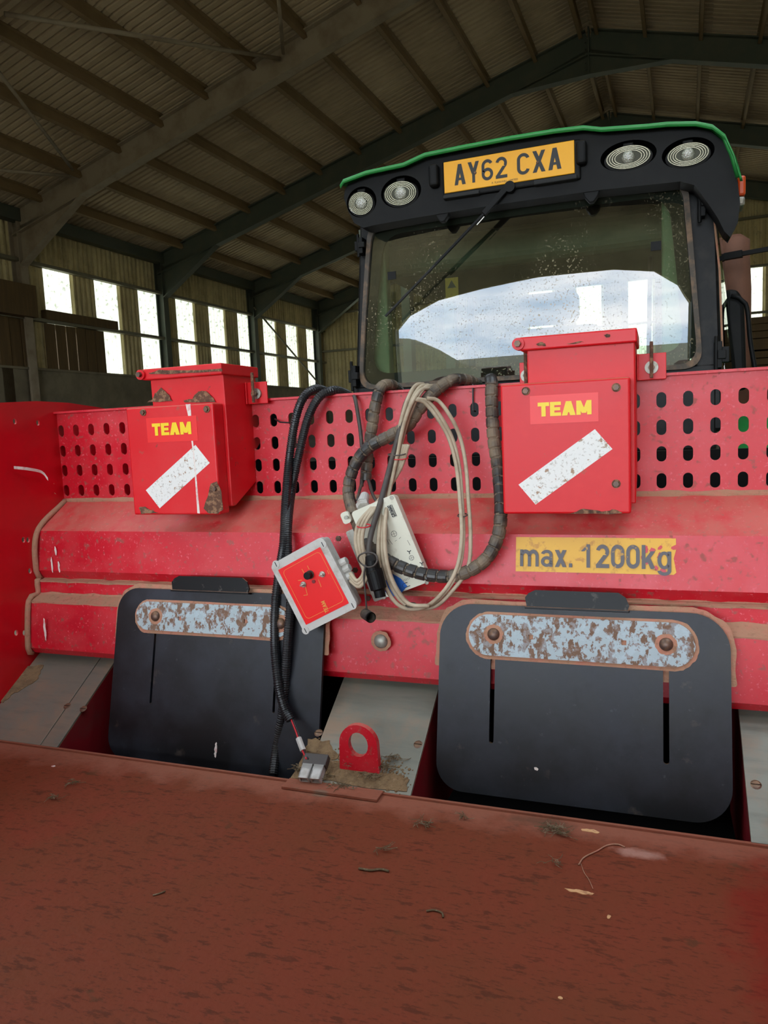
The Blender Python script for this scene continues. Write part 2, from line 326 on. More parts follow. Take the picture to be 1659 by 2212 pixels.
def text(body, size, O, u, v, name, m, parent, bold=0, align='LEFT', xs=1, label=None, space=1, thick=.0003):
    cu = bpy.data.curves.new('tmp', 'FONT'); cu.body = body; cu.size = size; cu.offset = bold; cu.align_x = align; cu.space_character = space; cu.extrude = thick
    o = bpy.data.objects.new('tmp', cu); C.objects.link(o)
    dg = bpy.context.evaluated_depsgraph_get(); me = bpy.data.meshes.new_from_object(o.evaluated_get(dg))
    bpy.data.objects.remove(o)
    O, u, v = Vector(O), Vector(u).normalized(), Vector(v).normalized(); n = u.cross(v)
    g = G()
    for q in me.vertices: g.v.append(O+u*q.co.x*xs+v*q.co.y+n*q.co.z)
    g.f = [tuple(p.vertices) for p in me.polygons]; bpy.data.meshes.remove(me)
    return g.build(name, m, parent, label=label)
def textfit(body, p0, p1, p2, name, m, parent, bold=0, label=None, n_off=.0006):
    """lettering that fills the parallelogram p0 (lower left), p1 (lower right), p2 (upper left)"""
    cu = bpy.data.curves.new('tmp', 'FONT'); cu.body = body; cu.size = 1; cu.offset = bold; cu.extrude = 0
    o = bpy.data.objects.new('tmp', cu); C.objects.link(o)
    dg = bpy.context.evaluated_depsgraph_get(); me = bpy.data.meshes.new_from_object(o.evaluated_get(dg)); bpy.data.objects.remove(o)
    xs = [q.co.x for q in me.vertices]; ys = [q.co.y for q in me.vertices]; x0, x1, y0, y1 = min(xs), max(xs), min(ys), max(ys)
    p0, p1, p2 = Vector(p0), Vector(p1), Vector(p2); u = p1-p0; v = p2-p0; n = u.cross(v).normalized()
    g = G()
    for q in me.vertices: g.v.append(p0+u*((q.co.x-x0)/(x1-x0))+v*((q.co.y-y0)/(y1-y0))+n*n_off)
    g.f = [tuple(p.vertices) for p in me.polygons]; bpy.data.meshes.remove(me)
    return g.build(name, m, parent, label=label)
def _par(xa, ya, xb, yb, hw): return [[(xa-hw, ya), (xa+hw, ya), (xb+hw, yb), (xb-hw, yb)]]
def _rect(x0, y0, x1, y1): return [[(x0, y0), (x1, y0), (x1, y1), (x0, y1)]]
def _arc(cx, cy, rx, ry, a0, a1, t, ty=None, n=14):
    ty = ty or t; q = []
    for i in range(n):
        a, b = math.radians(a0+(a1-a0)*i/n), math.radians(a0+(a1-a0)*(i+1)/n)
        q.append([(cx+rx*math.cos(a), cy+ry*math.sin(a)), (cx+rx*math.cos(b), cy+ry*math.sin(b)), (cx+(rx-t)*math.cos(b), cy+(ry-ty)*math.sin(b)), (cx+(rx-t)*math.cos(a), cy+(ry-ty)*math.sin(a))])
    return q
def glyph(ch, t, w):
    """strokes of one letter in a box w wide, 1 high (cap height); t = stroke width"""
    h = t/2; x = .74; k = t*.62
    if ch == 'T': return _rect(0, 1-t, w, 1)+_rect(w/2-h, 0, w/2+h, 1-t)
    if ch == 'E': return _rect(0, 0, t, 1)+_rect(t, 0, w, t*.9)+_rect(t, 1-t*.9, w, 1)+_rect(t, .5-t*.42, w*.93, .5+t*.42)
    if ch == 'I': return _rect(w/2-h, 0, w/2+h, 1)
    if ch == 'A': return _par(k, 0, w/2, 1, k)+_par(w-k, 0, w/2, 1, k)+_rect(w*.25, .22, w*.75, .22+t*.8)
    if ch == 'M': return _rect(0, 0, t, 1)+_rect(w-t, 0, w, 1)+_par(t*.55, 1, w/2, .12, t*.5)+_par(w-t*.55, 1, w/2, .12, t*.5)
    if ch == 'Y': return _rect(w/2-h, 0, w/2+h, .48)+_par(k, 1, w/2, .42, k)+_par(w-k, 1, w/2, .42, k)
    if ch == 'X': return _par(k, 0, w-k, 1, k)+_par(w-k, 0, k, 1, k)
    if ch in 'CG':
        r = w/2; q = _arc(r, 1-r, r, r, 15, 180, t)+_arc(r, r, r, r, 180, 345, t)+_rect(0, r, t, 1-r)
        return q+(_rect(w-t, .12, w, .5)+_rect(r, .5-t*.8, w, .5) if ch == 'G' else [])
    if ch == 'R': return _rect(0, 0, t, 1)+_rect(t, 1-t, w*.6, 1)+_rect(t, .45, w*.6, .45+t*.9)+_arc(w*.6, .725, w*.4, .275, -90, 90, t)+_par(w-k, 0, w*.6, .5, k)
    if ch == '6': r = w/2; return _arc(r, r, r, r, 0, 360, t, n=24)+_rect(0, r, t, 1-r)+_arc(r, 1-r, r, r, 25, 180, t)
    if ch == '2': r = w/2; return _arc(r, 1-r, r, r, -35, 165, t)+_par(k*1.1, t*.8, w-k*1.5, 1-r*1.45, k*1.1)+_rect(0, 0, w, t)
    if ch == '0': r = w/2; return _arc(r, 1-r, r, r, 0, 180, t)+_arc(r, r, r, r, 180, 360, t)+_rect(0, r, t, 1-r)+_rect(w-t, r, w, 1-r)
    if ch == '1': return _rect(w*.55-h, 0, w*.55+h, 1)+_par(w*.12, .70, w*.5, .92, t*.5)
    if ch == 'm': r = (w-t)/4+h; return _rect(0, 0, t, x)+_rect(w/2-h, 0, w/2+h, x-r)+_rect(w-t, 0, w, x-r)+_arc(r, x-r, r, r, 0, 180, t)+_arc(w-r, x-r, r, r, 0, 180, t)
    if ch == 'a': r = w/2; return _rect(w-t, 0, w, x-r*.7)+_arc(r, x-r*.7, r, r*.7, 0, 165, t, t*.8)+_arc(r, .23, r, .235, 0, 360, t, t*.8, 20)
    if ch == 'x': return _par(k, 0, w-k, x, k)+_par(w-k, 0, k, x, k)
    if ch == '.': return _rect(0, 0, t, t)
    if ch == 'k': return _rect(0, 0, t, 1)+_par(t*.8, .26, w-k, x, k)+_par(w-k, 0, w*.45, .48, k)
    if ch == 'g': r = w/2; return _arc(r, x/2, r, x/2, 0, 360, t, t*.8, 20)+_rect(w-t, -.1, w, x)+_arc(r, -.06, r, .2, 180, 360, t, t*.8)
    return []
GW = dict(T=.72, E=.68, A=.84, M=.92, I=.3, G=.78, R=.78, Y=.66, X=.66, C=.66, m=1.0, a=.62, x=.62, k=.62, g=.62)
def lettering(body, p0, p1, vvec, t, name, m, parent, widths=None, gap=.12, n_off=.0005, label=None):
    """stroke lettering: baseline p0 -> p1, cap height vector vvec"""
    ws = [(GW.get(c, .62) if widths is None else widths) if c not in ' .' else ({' ': .5, '.': t}[c]) for c in body]
    tot = sum(ws)+gap*(len(body)-1); p0, p1, vvec = Vector(p0), Vector(p1), Vector(vvec); u = (p1-p0)/tot; n = (p1-p0).cross(vvec).normalized()
    g = G(); X = 0
    for c, w_ in zip(body, ws):
        for j, q in enumerate(glyph(c, t, w_)): g.add([p0+u*(X+a)+vvec*b+n*(n_off+.00002*(j % 3)) for a, b in q], [(0,1,2,3)])
        X += w_+gap
    me = g.mesh(name)
    for p in me.polygons:
        if p.normal.dot(n) < 0: p.flip()
    me.materials.append(mt[m]); return link(name, me, parent, label=label)
def rrect(w, h, r, n=6, cx=0, cy=0):
    rs = r if isinstance(r, (tuple, list)) else (r,)*4    # br, tr, tl, bl
    pts = []
    for (sx, sy, a0, q) in ((1,-1,-PI/2,rs[0]),(1,1,0,rs[1]),(-1,1,PI/2,rs[2]),(-1,-1,PI,rs[3])):
        for i in range(n+1):
            a = a0+PI/2*i/n; pts.append((cx+sx*(w/2-q)+q*math.cos(a), cy+sy*(h/2-q)+q*math.sin(a)))
    return pts
def ell(rx, ry, n=24, cx=0, cy=0): return [(cx+rx*math.cos(2*PI*i/n), cy+ry*math.sin(2*PI*i/n)) for i in range(n)]
def slot(wd, ht, cx, cy, n=5): return rrect(wd, ht, wd/2-.0001, n, cx, cy)
def rough_outline(pts, amp, sc=60, sub=6, seed=0):
    res = []; n = len(pts)
    for i in range(n):
        a, b = Vector(pts[i]), Vector(pts[(i+1) % n])
        for k in range(sub):
            p = a.lerp(b, k/sub); q = noise.noise_vector(Vector((p.x*sc+seed, p.y*sc, seed*.7)))
            res.append((p.x+q.x*amp, p.y+q.y*amp))
    return res
def smooth_path(pts, step=.004):
    pts = [Vector(p) for p in pts]; P = [pts[0]*2-pts[1]]+pts+[pts[-1]*2-pts[-2]]; out = []
    for i in range(1, len(P)-2):
        a, b, c, d = P[i-1:i+3]; n = max(2, int((c-b).length/step))
        for k in range(n):
            t = k/n
            out.append(.5*((2*b)+(c-a)*t+(2*a-5*b+4*c-d)*t*t+(3*b-a-3*c+d)*t**3))
    out.append(pts[-1]); return out
XU, ZU, YU = Vector((1,0,0)), Vector((0,0,1)), Vector((0,1,0))

# ================================================================== THE BARN
struct(G(BT).box((XL-.3, YN-.3, -.2), (XR+.3, YF+.3, 0)).build('floor', 'ground'))
struct(G(BT).box((-90, -120, -.35), (90, 60, -.21)).build('yard_ground', 'field'), 'grassy yard outside the shed')
g = G(BT); vs = []                    # earth bank outside the doorway, seen mirrored in the cab window
for i in range(41):
    for j in range(13):
        x_ = -26+i*.7; y_ = -34+j*1.2; h_ = max(0, 4.6*math.exp(-((x_+15)/5.5)**2)*math.exp(-((y_+27)/4.5)**2)+.5*noise.noise(Vector((x_*.4, y_*.4, 0)))-.15); vs.append((x_, y_, h_-.2))
g.add(vs, [(i*13+j, (i+1)*13+j, (i+1)*13+j+1, i*13+j+1) for i in range(40) for j in range(12)])
o = g.build('earth_bank', 'field', smooth=True); o['kind'] = 'structure'
SW = .7625   # sheet cover width
def corrug(length_dir, width_dir, nrm, length, wd, pitch=.1525, amp=.026, n=4, prof=[(-1, 0), (-1, .28), (1, .5), (1, .78)]):
    """corrugated sheet mesh in local coordinates: origin at corner"""
    g = G(BT); k = int(round(wd/pitch))*n; vs = []
    for i in range(k+1):
        t = i/n; base = int(t) if i < k else k//n; ph = i % n
        s = (base+prof[ph][1])*pitch if i < k else wd
        a = prof[ph][0]*amp if i < k else -amp
        for L in (0, length): vs.append(Vector(length_dir)*L+Vector(width_dir)*s+Vector(nrm)*a)
    g.add(vs, [(2*i, 2*i+2, 2*i+3, 2*i+1) for i in range(k)])
    return g
def place_sheets(proto_mesh, name, parent, origin, mats=None):
    o = bpy.data.objects.new(name, proto_mesh); C.objects.link(o); o.parent = parent
    o.location = BT.to_3x3() @ Vector(origin)
    return o
def shmesh(L, nrm, wdir, ldir, m, wd=SW):
    me = corrug(ldir, wdir, nrm, L, wd).mesh('cladding_sheet'); me.materials.append(mt[m]); return me

# ---- left wall
SILL = CZ+.123*DW; GU = CZ+.297*DW; GM = CZ+.2065*DW
wl = struct(G(BT).box((XL-.15, YN, 0), (XL+.12, YF, SILL)).build('wall_left', 'concrete'))
G(BT).box((XL-.15, YN, SILL), (XL+.16, YF, SILL+.05)).build('ledge', 'concrete', wl)
up = shmesh(EAVE-GU+.25, (1,0,0), (0,1,0), (0,0,1), 'sheet'); lo = shmesh(GU-SILL, (1,0,0), (0,1,0), (0,0,1), 'sheet')
winmesh = shmesh(GU-SILL-.03, (1,0,0), (0,1,0), (0,0,1), 'skysheet'); winshort = shmesh(GU-SILL-.95, (1,0,0), (0,1,0), (0,0,1), 'skysheet')
wy0 = .978*DW; wi = 1
y = wy0-SW*28
y = wy0-SW*26
k = -26
while y < YF-.2:
    place_sheets(up, 'cladding_sheet', wl, (XL, y, GU))
    if k % 2 == 0 and (k >= 0 or y < 3 and k % 4 == 0):
        sh = (k == 0)
        o = place_sheets(winshort if sh else winmesh, 'window_%d' % wi, None, (XL, y, SILL+(.93 if sh else .02))); struct(o, 'translucent corrugated panel in the left wall'); wi += 1
    else: place_sheets(lo, 'cladding_sheet', wl, (XL, y, SILL))
    y += SW; k += 1
FRW = FR+[YF]
for yy in range(len(FRW)-1):
    for z in (GU, GM):
        G(BT).box((XL+.03, FRW[yy]+.02, z-.04), (XL+.17, FRW[yy+1]-.02, z+.03)).build('rail', 'rail', wl)
    G(BT).box((XL+.1, FRW[yy]+.02, EAVE-.28), (XL+.32, FRW[yy+1]-.02, EAVE-.02)).build('eaves_beam', 'steel', wl)
# broken lower half of the first translucent sheet: dark board infill behind the rail
for i in range(6):
    G(BT).box((XL+.05, 12.55+i*.3, SILL+.05), (XL+.09, 12.83+i*.3, GM-.05)).build('infill_board', 'board', wl, bevel=.01)
G(BT).box((XL+.06, 12.5, GM+.02), (XL+.22, 14.7, GM+.22)).build('infill_rail', 'board', wl, bevel=.01)
# boards and beam in the bay before the first column
for i in range(14):
    G(BT).box((XL+.06, 8.0+i*.3, SILL-.9), (XL+.1+.02*(i % 2), 8.28+i*.3, CZ+.205*DW)).build('timber_board', 'board', wl, bevel=.008)
G(BT).box((XL+.05, 7.9, CZ+.205*DW), (XL+.4, 12.1, CZ+.255*DW)).build('timber_beam', 'board', wl)

# ---- far wall
wf = struct(G(BT).box((XL, YF, 0), (XR, YF+.2, SILL-.2)).build('wall_back', 'concrete'))
x = 1.41-SW-1.6*9; i = 0
xs = []
xx = -12.95
FGU, FGL = 6.15, 4.75
wx = [1.41-1.6*k for k in range(-3, 9)]
def fsheet(x0, z0, z1, m, name, parent):
    me = corrug((0,0,1), (1,0,0), (0,-1,0), z1-z0, .805, pitch=.161).mesh('cladding_sheet'); me.materials.append(mt[m])
    return place_sheets(me, name, parent, (x0, YF, z0))
fc = {}
for a in sorted(wx):
    z1 = FGU
    if -10.5 < a < -6:        # plain cladding without a light here
        for b in (a, a+.8): fsheet(b, SILL-.2, max(FGU, roofz(b+.4)+.08), 'sheet', 'cladding_sheet', wf)
        continue
    o = fsheet(a, SILL-.2, z1-.03, 'skysheet', 'window_%d' % wi, None); struct(o, 'translucent corrugated panel in the far wall'); wi += 1
    fsheet(a+.8, SILL-.2, z1, 'sheet', 'cladding_sheet', wf)
    for b in (a, a+.8): fsheet(b, z1, max(z1+.2, roofz(b+.4)+.08), 'sheet', 'cladding_sheet', wf)
b = sorted(wx)[0]-.8
while b > XL-.6:
    fsheet(b, SILL-.2, max(FGU, roofz(max(b+.4, XL))+.05), 'sheet', 'cladding_sheet', wf); b -= .8
b = sorted(wx)[-1]+1.6
while b < XR+.3:
    fsheet(b, SILL-.2, roofz(min(b, XR))+.05, 'sheet', 'cladding_sheet', wf); b += .8
for z in (FGL, FGU, 7.6, 9.0):
    half = (APEX-z)/SLOPE if z > EAVE else 99
    G(BT).box((max(XL, XC-half), YF-.16, z-.04), (min(XR, XC+half), YF-.03, z+.03)).build('rail', 'rail', wf)
for xw in (-7, XC, 4.5):
    G(BT).box((xw-.1, YF-.35, 0), (xw+.1, YF-.16, roofz(xw)-.3)).build('wind_post', 'steel', wf)
# ---- right wall and doorway wall
wr = struct(G(BT).box((XR-.12, YN, 0), (XR+.15, YF, SILL)).build('wall_right', 'concrete'))
full = shmesh(EAVE-SILL+.25, (-1,0,0), (0,1,0), (0,0,1), 'sheet'); wfull = shmesh(GU-SILL, (-1,0,0), (0,1,0), (0,0,1), 'skysheet'); wtop = shmesh(EAVE-GU+.25, (-1,0,0), (0,1,0), (0,0,1), 'sheet')
y = YN; k = 0
while y < YF-.2:
    if k % 2 == 1 and (y > 8 or k % 4 == 1):  # extra unseen panels deeper in the shed, added to brighten the left wall
        struct(place_sheets(wfull, 'window_%d' % wi, None, (XR, y, SILL)), 'unseen translucent corrugated panel added in the right wall'); wi += 1
        place_sheets(wtop, 'cladding_sheet', wr, (XR, y, GU))
    else: place_sheets(full, 'cladding_sheet', wr, (XR, y, SILL))
    y += SW; k += 1
wn = struct(G(BT).box((XL, YN-.2, 0), (DOOR[0], YN, EAVE)).box((DOOR[1], YN-.2, 0), (XR, YN, EAVE)).box((DOOR[0], YN-.2, DOOR[2]), (DOOR[1], YN, EAVE))
     .prism([(DOOR[0], YN-.2, DOOR[2]), (DOOR[0], YN-.2, 3.2), (DOOR[0]+.5, YN-.2, 3.75), (DOOR[0]+1.6, YN-.2, 4.25), (DOOR[0]+3.2, YN-.2, 4.5), (DOOR[0]+5, YN-.2, DOOR[2])], (0, .2, 0)).prism([(DOOR[1], YN-.2, DOOR[2]), (DOOR[1]-2.2, YN-.2, DOOR[2]), (DOOR[1]-1, YN-.2, 4.5), (DOOR[1]-.3, YN-.2, 3.9), (DOOR[1], YN-.2, 3.2)], (0, .2, 0))
     .prism([(XL, YN-.2, EAVE), (XR, YN-.2, EAVE), (XC, YN-.2, APEX)], (0, .2, 0)).build('wall_front', 'sheet'))
G(BT).box((DOOR[0]-.15, YN-.22, 0), (DOOR[0], YN+.1, DOOR[2]+.15)).box((DOOR[1], YN-.22, 0), (DOOR[1]+.15, YN+.1, DOOR[2]+.15)).build('door_post', 'steel', wn)

# ---- portal frames
def isec(g, p, q, d, b, up):    # I-section, depth d along up
    p, q, up = Vector(p), Vector(q), Vector(up).normalized()
    g.bar(p, q, .02, d, up)
    for s in (-1, 1): g.bar(p+up*s*d/2, q+up*s*d/2, b, .025, up)
for i, yy in enumerate(FR):
    m = 'steelbrown' if i <= 5 else 'steel'
    e = bpy.data.objects.new('portal_frame', None); C.objects.link(e); e['kind'] = 'structure'; e['label'] = 'steel portal frame across the shed'
    e.location = BW(XL, yy, 0); bpy.context.view_layer.update()
    RD = .46
    for sx in (-1, 1):
        xe = XL if sx < 0 else XR
        xo = xe+(-sx)*.15
        g = G(BT); isec(g, (xo, yy, 0), (xo, yy, EAVE-.1), .22, .2, (1,0,0)); g.build('column', m, e)
        up = Vector((sx*SLOPE, 0, 1)).normalized()
        pe = Vector((xe-sx*.05, yy, EAVE-.32)); pa = Vector((XC, yy, APEX-.28-.12))
        up = (Vector((0,1,0)).cross(pa-pe)).normalized(); up = up if up.z > 0 else -up
        g = G(BT); isec(g, pe, pa, RD, .2, up); g.build('rafter', m, e)
        # haunch
        L = 1.95; t = (pa-pe).normalized()
        hx = pe+t*L-up*RD/2
        c0 = Vector((xo-sx*.12, yy, EAVE-1.15)); c1 = Vector((xo-sx*.12, yy, EAVE-.35))
        g = G(BT); g.prism([c0+Vector((0,-.01,0)), c1+Vector((0,-.01,0)), hx+Vector((0,-.01,0))], (0, .02, 0)); g.bar(c0, hx, .2, .025, (0,0,1)); g.build('haunch', m, e)
        g = G(BT); a0 = pa-t*1.7-up*RD/2; cA = Vector((XC, yy, APEX-1.02))
        g.prism([a0+Vector((0,-.01,0)), cA+Vector((0,-.01,0)), Vector((XC, yy-.01, APEX-.5))], (0,.02,0)); g.bar(a0, cA, .2, .025); g.build('apex_haunch', m, e)
    g = G(BT)
    for k in range(5): g.cyl((XC-.06, yy-.06, APEX-.4-.13*k), (XC-.06, yy-.09, APEX-.4-.13*k), .014, 6)
    g.box((XC-.012, yy-.1, APEX-1.0), (XC+.012, yy+.1, APEX-.12)).build('apex_plate', m, e)

# ---- roof
ce = bpy.data.objects.new('ceiling', None); C.objects.link(ce); ce['kind'] = 'structure'; ce['label'] = 'pitched sheeted roof of the shed'; bpy.context.view_layer.update()
slen = math.hypot(XC-XL+.4, SLOPE*(XC-XL+.4)); ang = math.atan(SLOPE)
PROF = [(-1, 0), (-1, .28), (1, .5), (1, .78)]
def roofsheet(x0, x1, m):
    z0, z1 = roofz(x0), roofz(x1); d = Vector((x1-x0, 0, z1-z0)); L = d.length; d.normalize(); nr = Vector((-d.z, 0, d.x)); nr = nr if nr.z > 0 else -nr
    me = corrug(d, (0,1,0), nr, L, SW, amp=.03, prof=[(-1, 0), (-1, .60), (1, .70), (1, .90)]).mesh('roof_sheet'); me.materials.append(mt[m]); return me
rows = []
for s in (-1, 1):
    xe = XL-.35 if s < 0 else XR+.35
    cuts = [xe]+([-8.0, -4.2] if s < 0 else [4.4, .6])+[XC]
    for a, b in zip(cuts[:-1], cuts[1:]): rows.append((a, b, roofsheet(a, b+.12*(1 if b > a else -1)*(b != XC), 'roofsheet'), None))
ny = int((YF+.4-YN)/SW)+1
for j in range(ny):
    y0 = YN-.1+j*SW
    for ri, (a, b, me, ml) in enumerate(rows):
        isl = any(abs((a+b)/2-(q[0]+q[1])/2) < .2 and q[2]-.2 <= y0 < q[3]-.3 for q in ADDED_ROOFLIGHTS)
        if isl: continue        # open for an added roof light, glazed below
        o = place_sheets(me, 'roof_sheet', ce, (a, y0, roofz(a)+.012*(ri % 3)))
for q in ADDED_ROOFLIGHTS:
    a, b = q[0], q[1]; z0, z1 = roofz(a)+.1, roofz(b)+.1
    g = G(BT); g.add([(a, q[2]-.1, z0), (b, q[2]-.1, z1), (b, q[3]+.1, z1), (a, q[3]+.1, z0)], [(0,1,2,3)]); g.build('added_roof_light', 'clear', ce)
G(BT).prism([(XC-.5, YN-.2, roofz(XC-.5)+.06), (XC, YN-.2, APEX+.08), (XC+.5, YN-.2, roofz(XC+.5)+.06), (XC+.5, YN-.2, roofz(XC+.5)+.08), (XC, YN-.2, APEX+.1), (XC-.5, YN-.2, roofz(XC-.5)+.08)], (0, YF+.6-YN, 0)).build('ridge_cap', 'roofsheet', ce)
PX = [-12.1]+[-11.04+1.015*k for k in range(9)]+[-2.0]
PXR = [2*XC-x for x in PX]
for x in PX+PXR:
    for a, b in zip(FR, FR[1:]+[YF]):
        s = -1 if x < XC else 1; z = roofz(x)-.035
        d = Vector((1, 0, -SLOPE*s)).normalized(); nr = Vector((SLOPE*s, 0, 1)).normalized(); P = Vector((x, a+.02, z))
        g = G(BT); g.obox(P-nr*.2, d*.008*1, nr*.2, (0, b-a-.04, 0)); g.obox(P-nr*.2, d*.07*s, nr*.008, (0, b-a-.04, 0)); g.obox(P, -d*.06*s, -nr*.008, (0, b-a-.04, 0)); g.obox(P-nr*.2+d*.07*s, nr*.02, -d*.006*s, (0, b-a-.04, 0))
        g.build('purlin', 'purlin', ce)
def broof(px, py, drop=.35):
    d = BT.to_3x3().inverted() @ dirw(px, py); t = (APEX-CZ-drop+SLOPE*(-XC))/(d.z-SLOPE*d.x); q = d*t
    return Vector((q.x, q.y, q.z+CZ))
for (a, b, r) in (((10,30),(605,127),.035), ((612,115),(598,-40),.03), ((-30,120),(157,366),.03), ((-20,366),(150,380),.03)):
    G(BT).tube([broof(*a), broof(*b)], r, 8).build('roof_brace', 'steelbrown', ce, smooth=True)
G(BT).cyl((XL+.3, 20.9, 5.7), (XL+.3, 25.6, SILL), .03, 8).build('wall_brace', 'rail', wl)

# ================================================================== THE PLANTER
YP = 1.5
Z0 = (onY(115,1078,YP).z+onY(1659,1070,YP).z)/2
ZT = (onY(85,890,YP-.01).z+onY(1659,797,YP-.01).z)/2
def av(l, r, Y): return (onY(90,l,Y).z+onY(1659,r,Y).z)/2
PR = [(YP, Z0), (1.40, av(1147,1158,1.40)), (1.384, av(1232,1281,1.384)), (1.398, av(1250,1302,1.398)), (1.384, av(1256,1310,1.384)),
      (1.383, av(1283,1350,1.383)), (1.352, av(1302,1376,1.352)), (1.337, av(1400,1525,1.337)), (1.348, av(1413,1533,1.348))]
XA, XB = -1.432, .43
pl = thing('potato_planter', 'large dusty red potato planter with perforated guard and black shutter plates', 'farm machine', (-.5, 1.3, 0))
g = G()
pts = [(0, y, z) for y, z in PR]
TH = .003
n = len(PR); vs = []; fs = []
NS = 24
for j in range(NS+1):
    xx = XA+(XB-XA)*j/NS
    for y, z in PR: vs.append((xx, y, z))
for j in range(NS):
    for i in range(n-1): fs.append((j*n+i, j*n+i+1, (j+1)*n+i+1, (j+1)*n+i))
g.add(vs, fs); o = g.build('folded_sheet', 'red', pl)
md = o.modifiers.new('solid', 'SOLIDIFY'); md.thickness = .004; md.offset = -1
# perforated guard, two sheets
cols = [-1.424+.0477*k for k in range(5)]+[-1.18+.0465*k for k in range(6)]+[-.86+.0463*k for k in range(12)]+[-.30+.0466*k for k in range(6)]+[-.0396]+[.007+.0466*k for k in range(9)]
rowz = [1.683, 1.632, 1.582, 1.531]
seam = onY(271, 880, YP).x
def guard(x0, x1, y, name):
    loops = [[(x0, Z0), (x1, Z0), (x1, ZT), (x0, ZT)]]
    for cxx in cols:
        if x0+.012 < cxx < x1-.012:
            for i, z in enumerate(rowz): 
                loops.append(slot(.0175, .029, cxx, z))
    gg = plate(loops, .004, (0, y, 0), XU, ZU); return gg.build(name, 'red', pl)
guard(-1.447, -1.02, YP, 'perforated_guard'); guard(-1.02, XB, YP, 'perforated_guard')
G().box((-1.447, YP-.012, ZT-.004), (XB, YP+.03, ZT+.001)).build('top_flange', 'red', pl)
# tan dust along the fold
def dustline(y, z, x0, x1, w, name='dust_deposit', seed=0, n=90, d=.003):
    g = G(); vs = []; 
    for i in range(n+1):
        x = x0+(x1-x0)*i/n; a = w*(.7+.5*noise.noise(Vector((x*22, seed, 0))))
        vs += [(x, y-.0022, z+a*.8), (x, y-.0022-d, z+a*.1), (x, y-.0012-a*.55, z-a*.45)]
    fs = []
    for i in range(n): fs += [(3*i, 3*i+1, 3*i+4, 3*i+3), (3*i+1, 3*i+2, 3*i+5, 3*i+4)]
    g.add(vs, fs); return g.build(name, 'dust', pl)
dustline(YP, Z0, XA, XB, .011, seed=1)
def ledge_dust(i, seed, ov=.004):
    (ya, za), (yb, zb) = PR[i], PR[i+1]; g = G(); vs = []; n = 120
    for k in range(n+1):
        x = XA+(XB-XA)*k/n; q = noise.noise(Vector((x*25, seed, 1)))*.004
        vs += [(x, ya-.0008, za+ov+q), (x, ya-.003, za), (x, yb-.0012, zb+.0004), (x, yb-.0012, zb-.003+q*.6)]
    fs = []
    for k in range(n):
        for j in range(3): fs.append((4*k+j, 4*k+j+1, 4*k+5+j, 4*k+4+j))
    g.add(vs, fs); return g.build('dust_deposit', 'dust', pl)
ledge_dust(3, 4, .002); ledge_dust(5, 7)
# side panels
spts = [(.27,1.0),(.27,1.28),(.9,1.70),(1.1,1.735),(1.324,1.752),(1.435,1.758),(1.542,1.756),(1.67,1.744),(1.95,1.70),(1.95,1.0)]
holes = []
for px, py in ((33,910),(83,913),(52,1166),(62,1166),(66,1233),(36,1367),(54,1367)):
    q = onX(px, py, XA); holes.append(ell(.0055, .007, 10, q.y, q.z))
plate([spts]+holes, .005, (XA-.004, 0, 0), YU, ZU).build('side_panel', 'redclean', pl)
plate([spts], .005, (XB+.004, 0, 0), YU, ZU).build('side_panel', 'redclean', pl)
# dust seam where the folded sheet meets the side panel
path = smooth_path([Vector((XA+.003, y-.003, z)) for y, z in PR[:1]+PR[1:]], .01)
G().tube(path, .007, 6).build('weld_dust', 'dust', pl, smooth=True)
# hopper floor
YE = 1.165; ZF = onY(830, 1717, YE).z
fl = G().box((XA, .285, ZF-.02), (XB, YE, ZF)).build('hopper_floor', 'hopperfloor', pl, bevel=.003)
G().box((XA, .27, ZF-.3), (XB, .285, 1.28)).build('shading_end_wall', 'redclean', pl)  # unseen end of the hopper, height set to shade the near floor
e1 = onY(617,1684,YE-.012); e2 = onY(822,1713,YE-.012)
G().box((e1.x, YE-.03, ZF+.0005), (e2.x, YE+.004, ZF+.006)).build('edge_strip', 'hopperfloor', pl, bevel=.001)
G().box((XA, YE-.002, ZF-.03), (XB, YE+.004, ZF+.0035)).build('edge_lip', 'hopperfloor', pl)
# deflector wedges
YT, ZTW = 1.362, onY(830,1470,1.362).z
def wedge(xa, xb, split=None):
    a, b = Vector((0, YT+.02, ZTW+.006)), Vector((0, YE+.002, ZF+.004))
    d = (b-a)
    for (p, q) in ([(xa, xb)] if split is None else [(xa, split), (split+.0025, xb)]):
        G().prism([(p, a.y, a.z), (q, a.y, a.z), (q, b.y, b.z), (p, b.y, b.z)], Vector((0,.5,-1)).normalized()*.004).build('deflector_plate', 'grey', pl, bevel=.0008)
    for x in (xa, xb-.003):
        if XA+.01 < x < XB-.01:
            G().prism([(x, a.y, a.z-.006), (x, b.y, b.z-.006), (x, b.y, ZF-.12), (x, a.y+.12, ZF-.12), (x, a.y+.12, a.z-.006)], (.003, 0, 0)).build('wedge_cheek', 'reddark', pl)
mxa, mxb = onY(740,1463,YT).x, onY(947,1478,YT).x
lxb = onY(249,1450,YT).x; lsp = onY(240,1437,YT).x-.036
rxa = onY(1597,1545,YT-.01).x
wedge(XA+.001, lxb, lsp); wedge(mxa, mxb); wedge(rxa, XB-.001)
pa, pb = Vector((0, YT+.02, ZTW+.006)), Vector((0, YE+.002, ZF+.004)); wn_ = (pb-pa).cross(XU).normalized(); wn_ = wn_ if wn_.z > 0 else -wn_
def onW(px, py): return onPlane(px, py, pa, wn_)
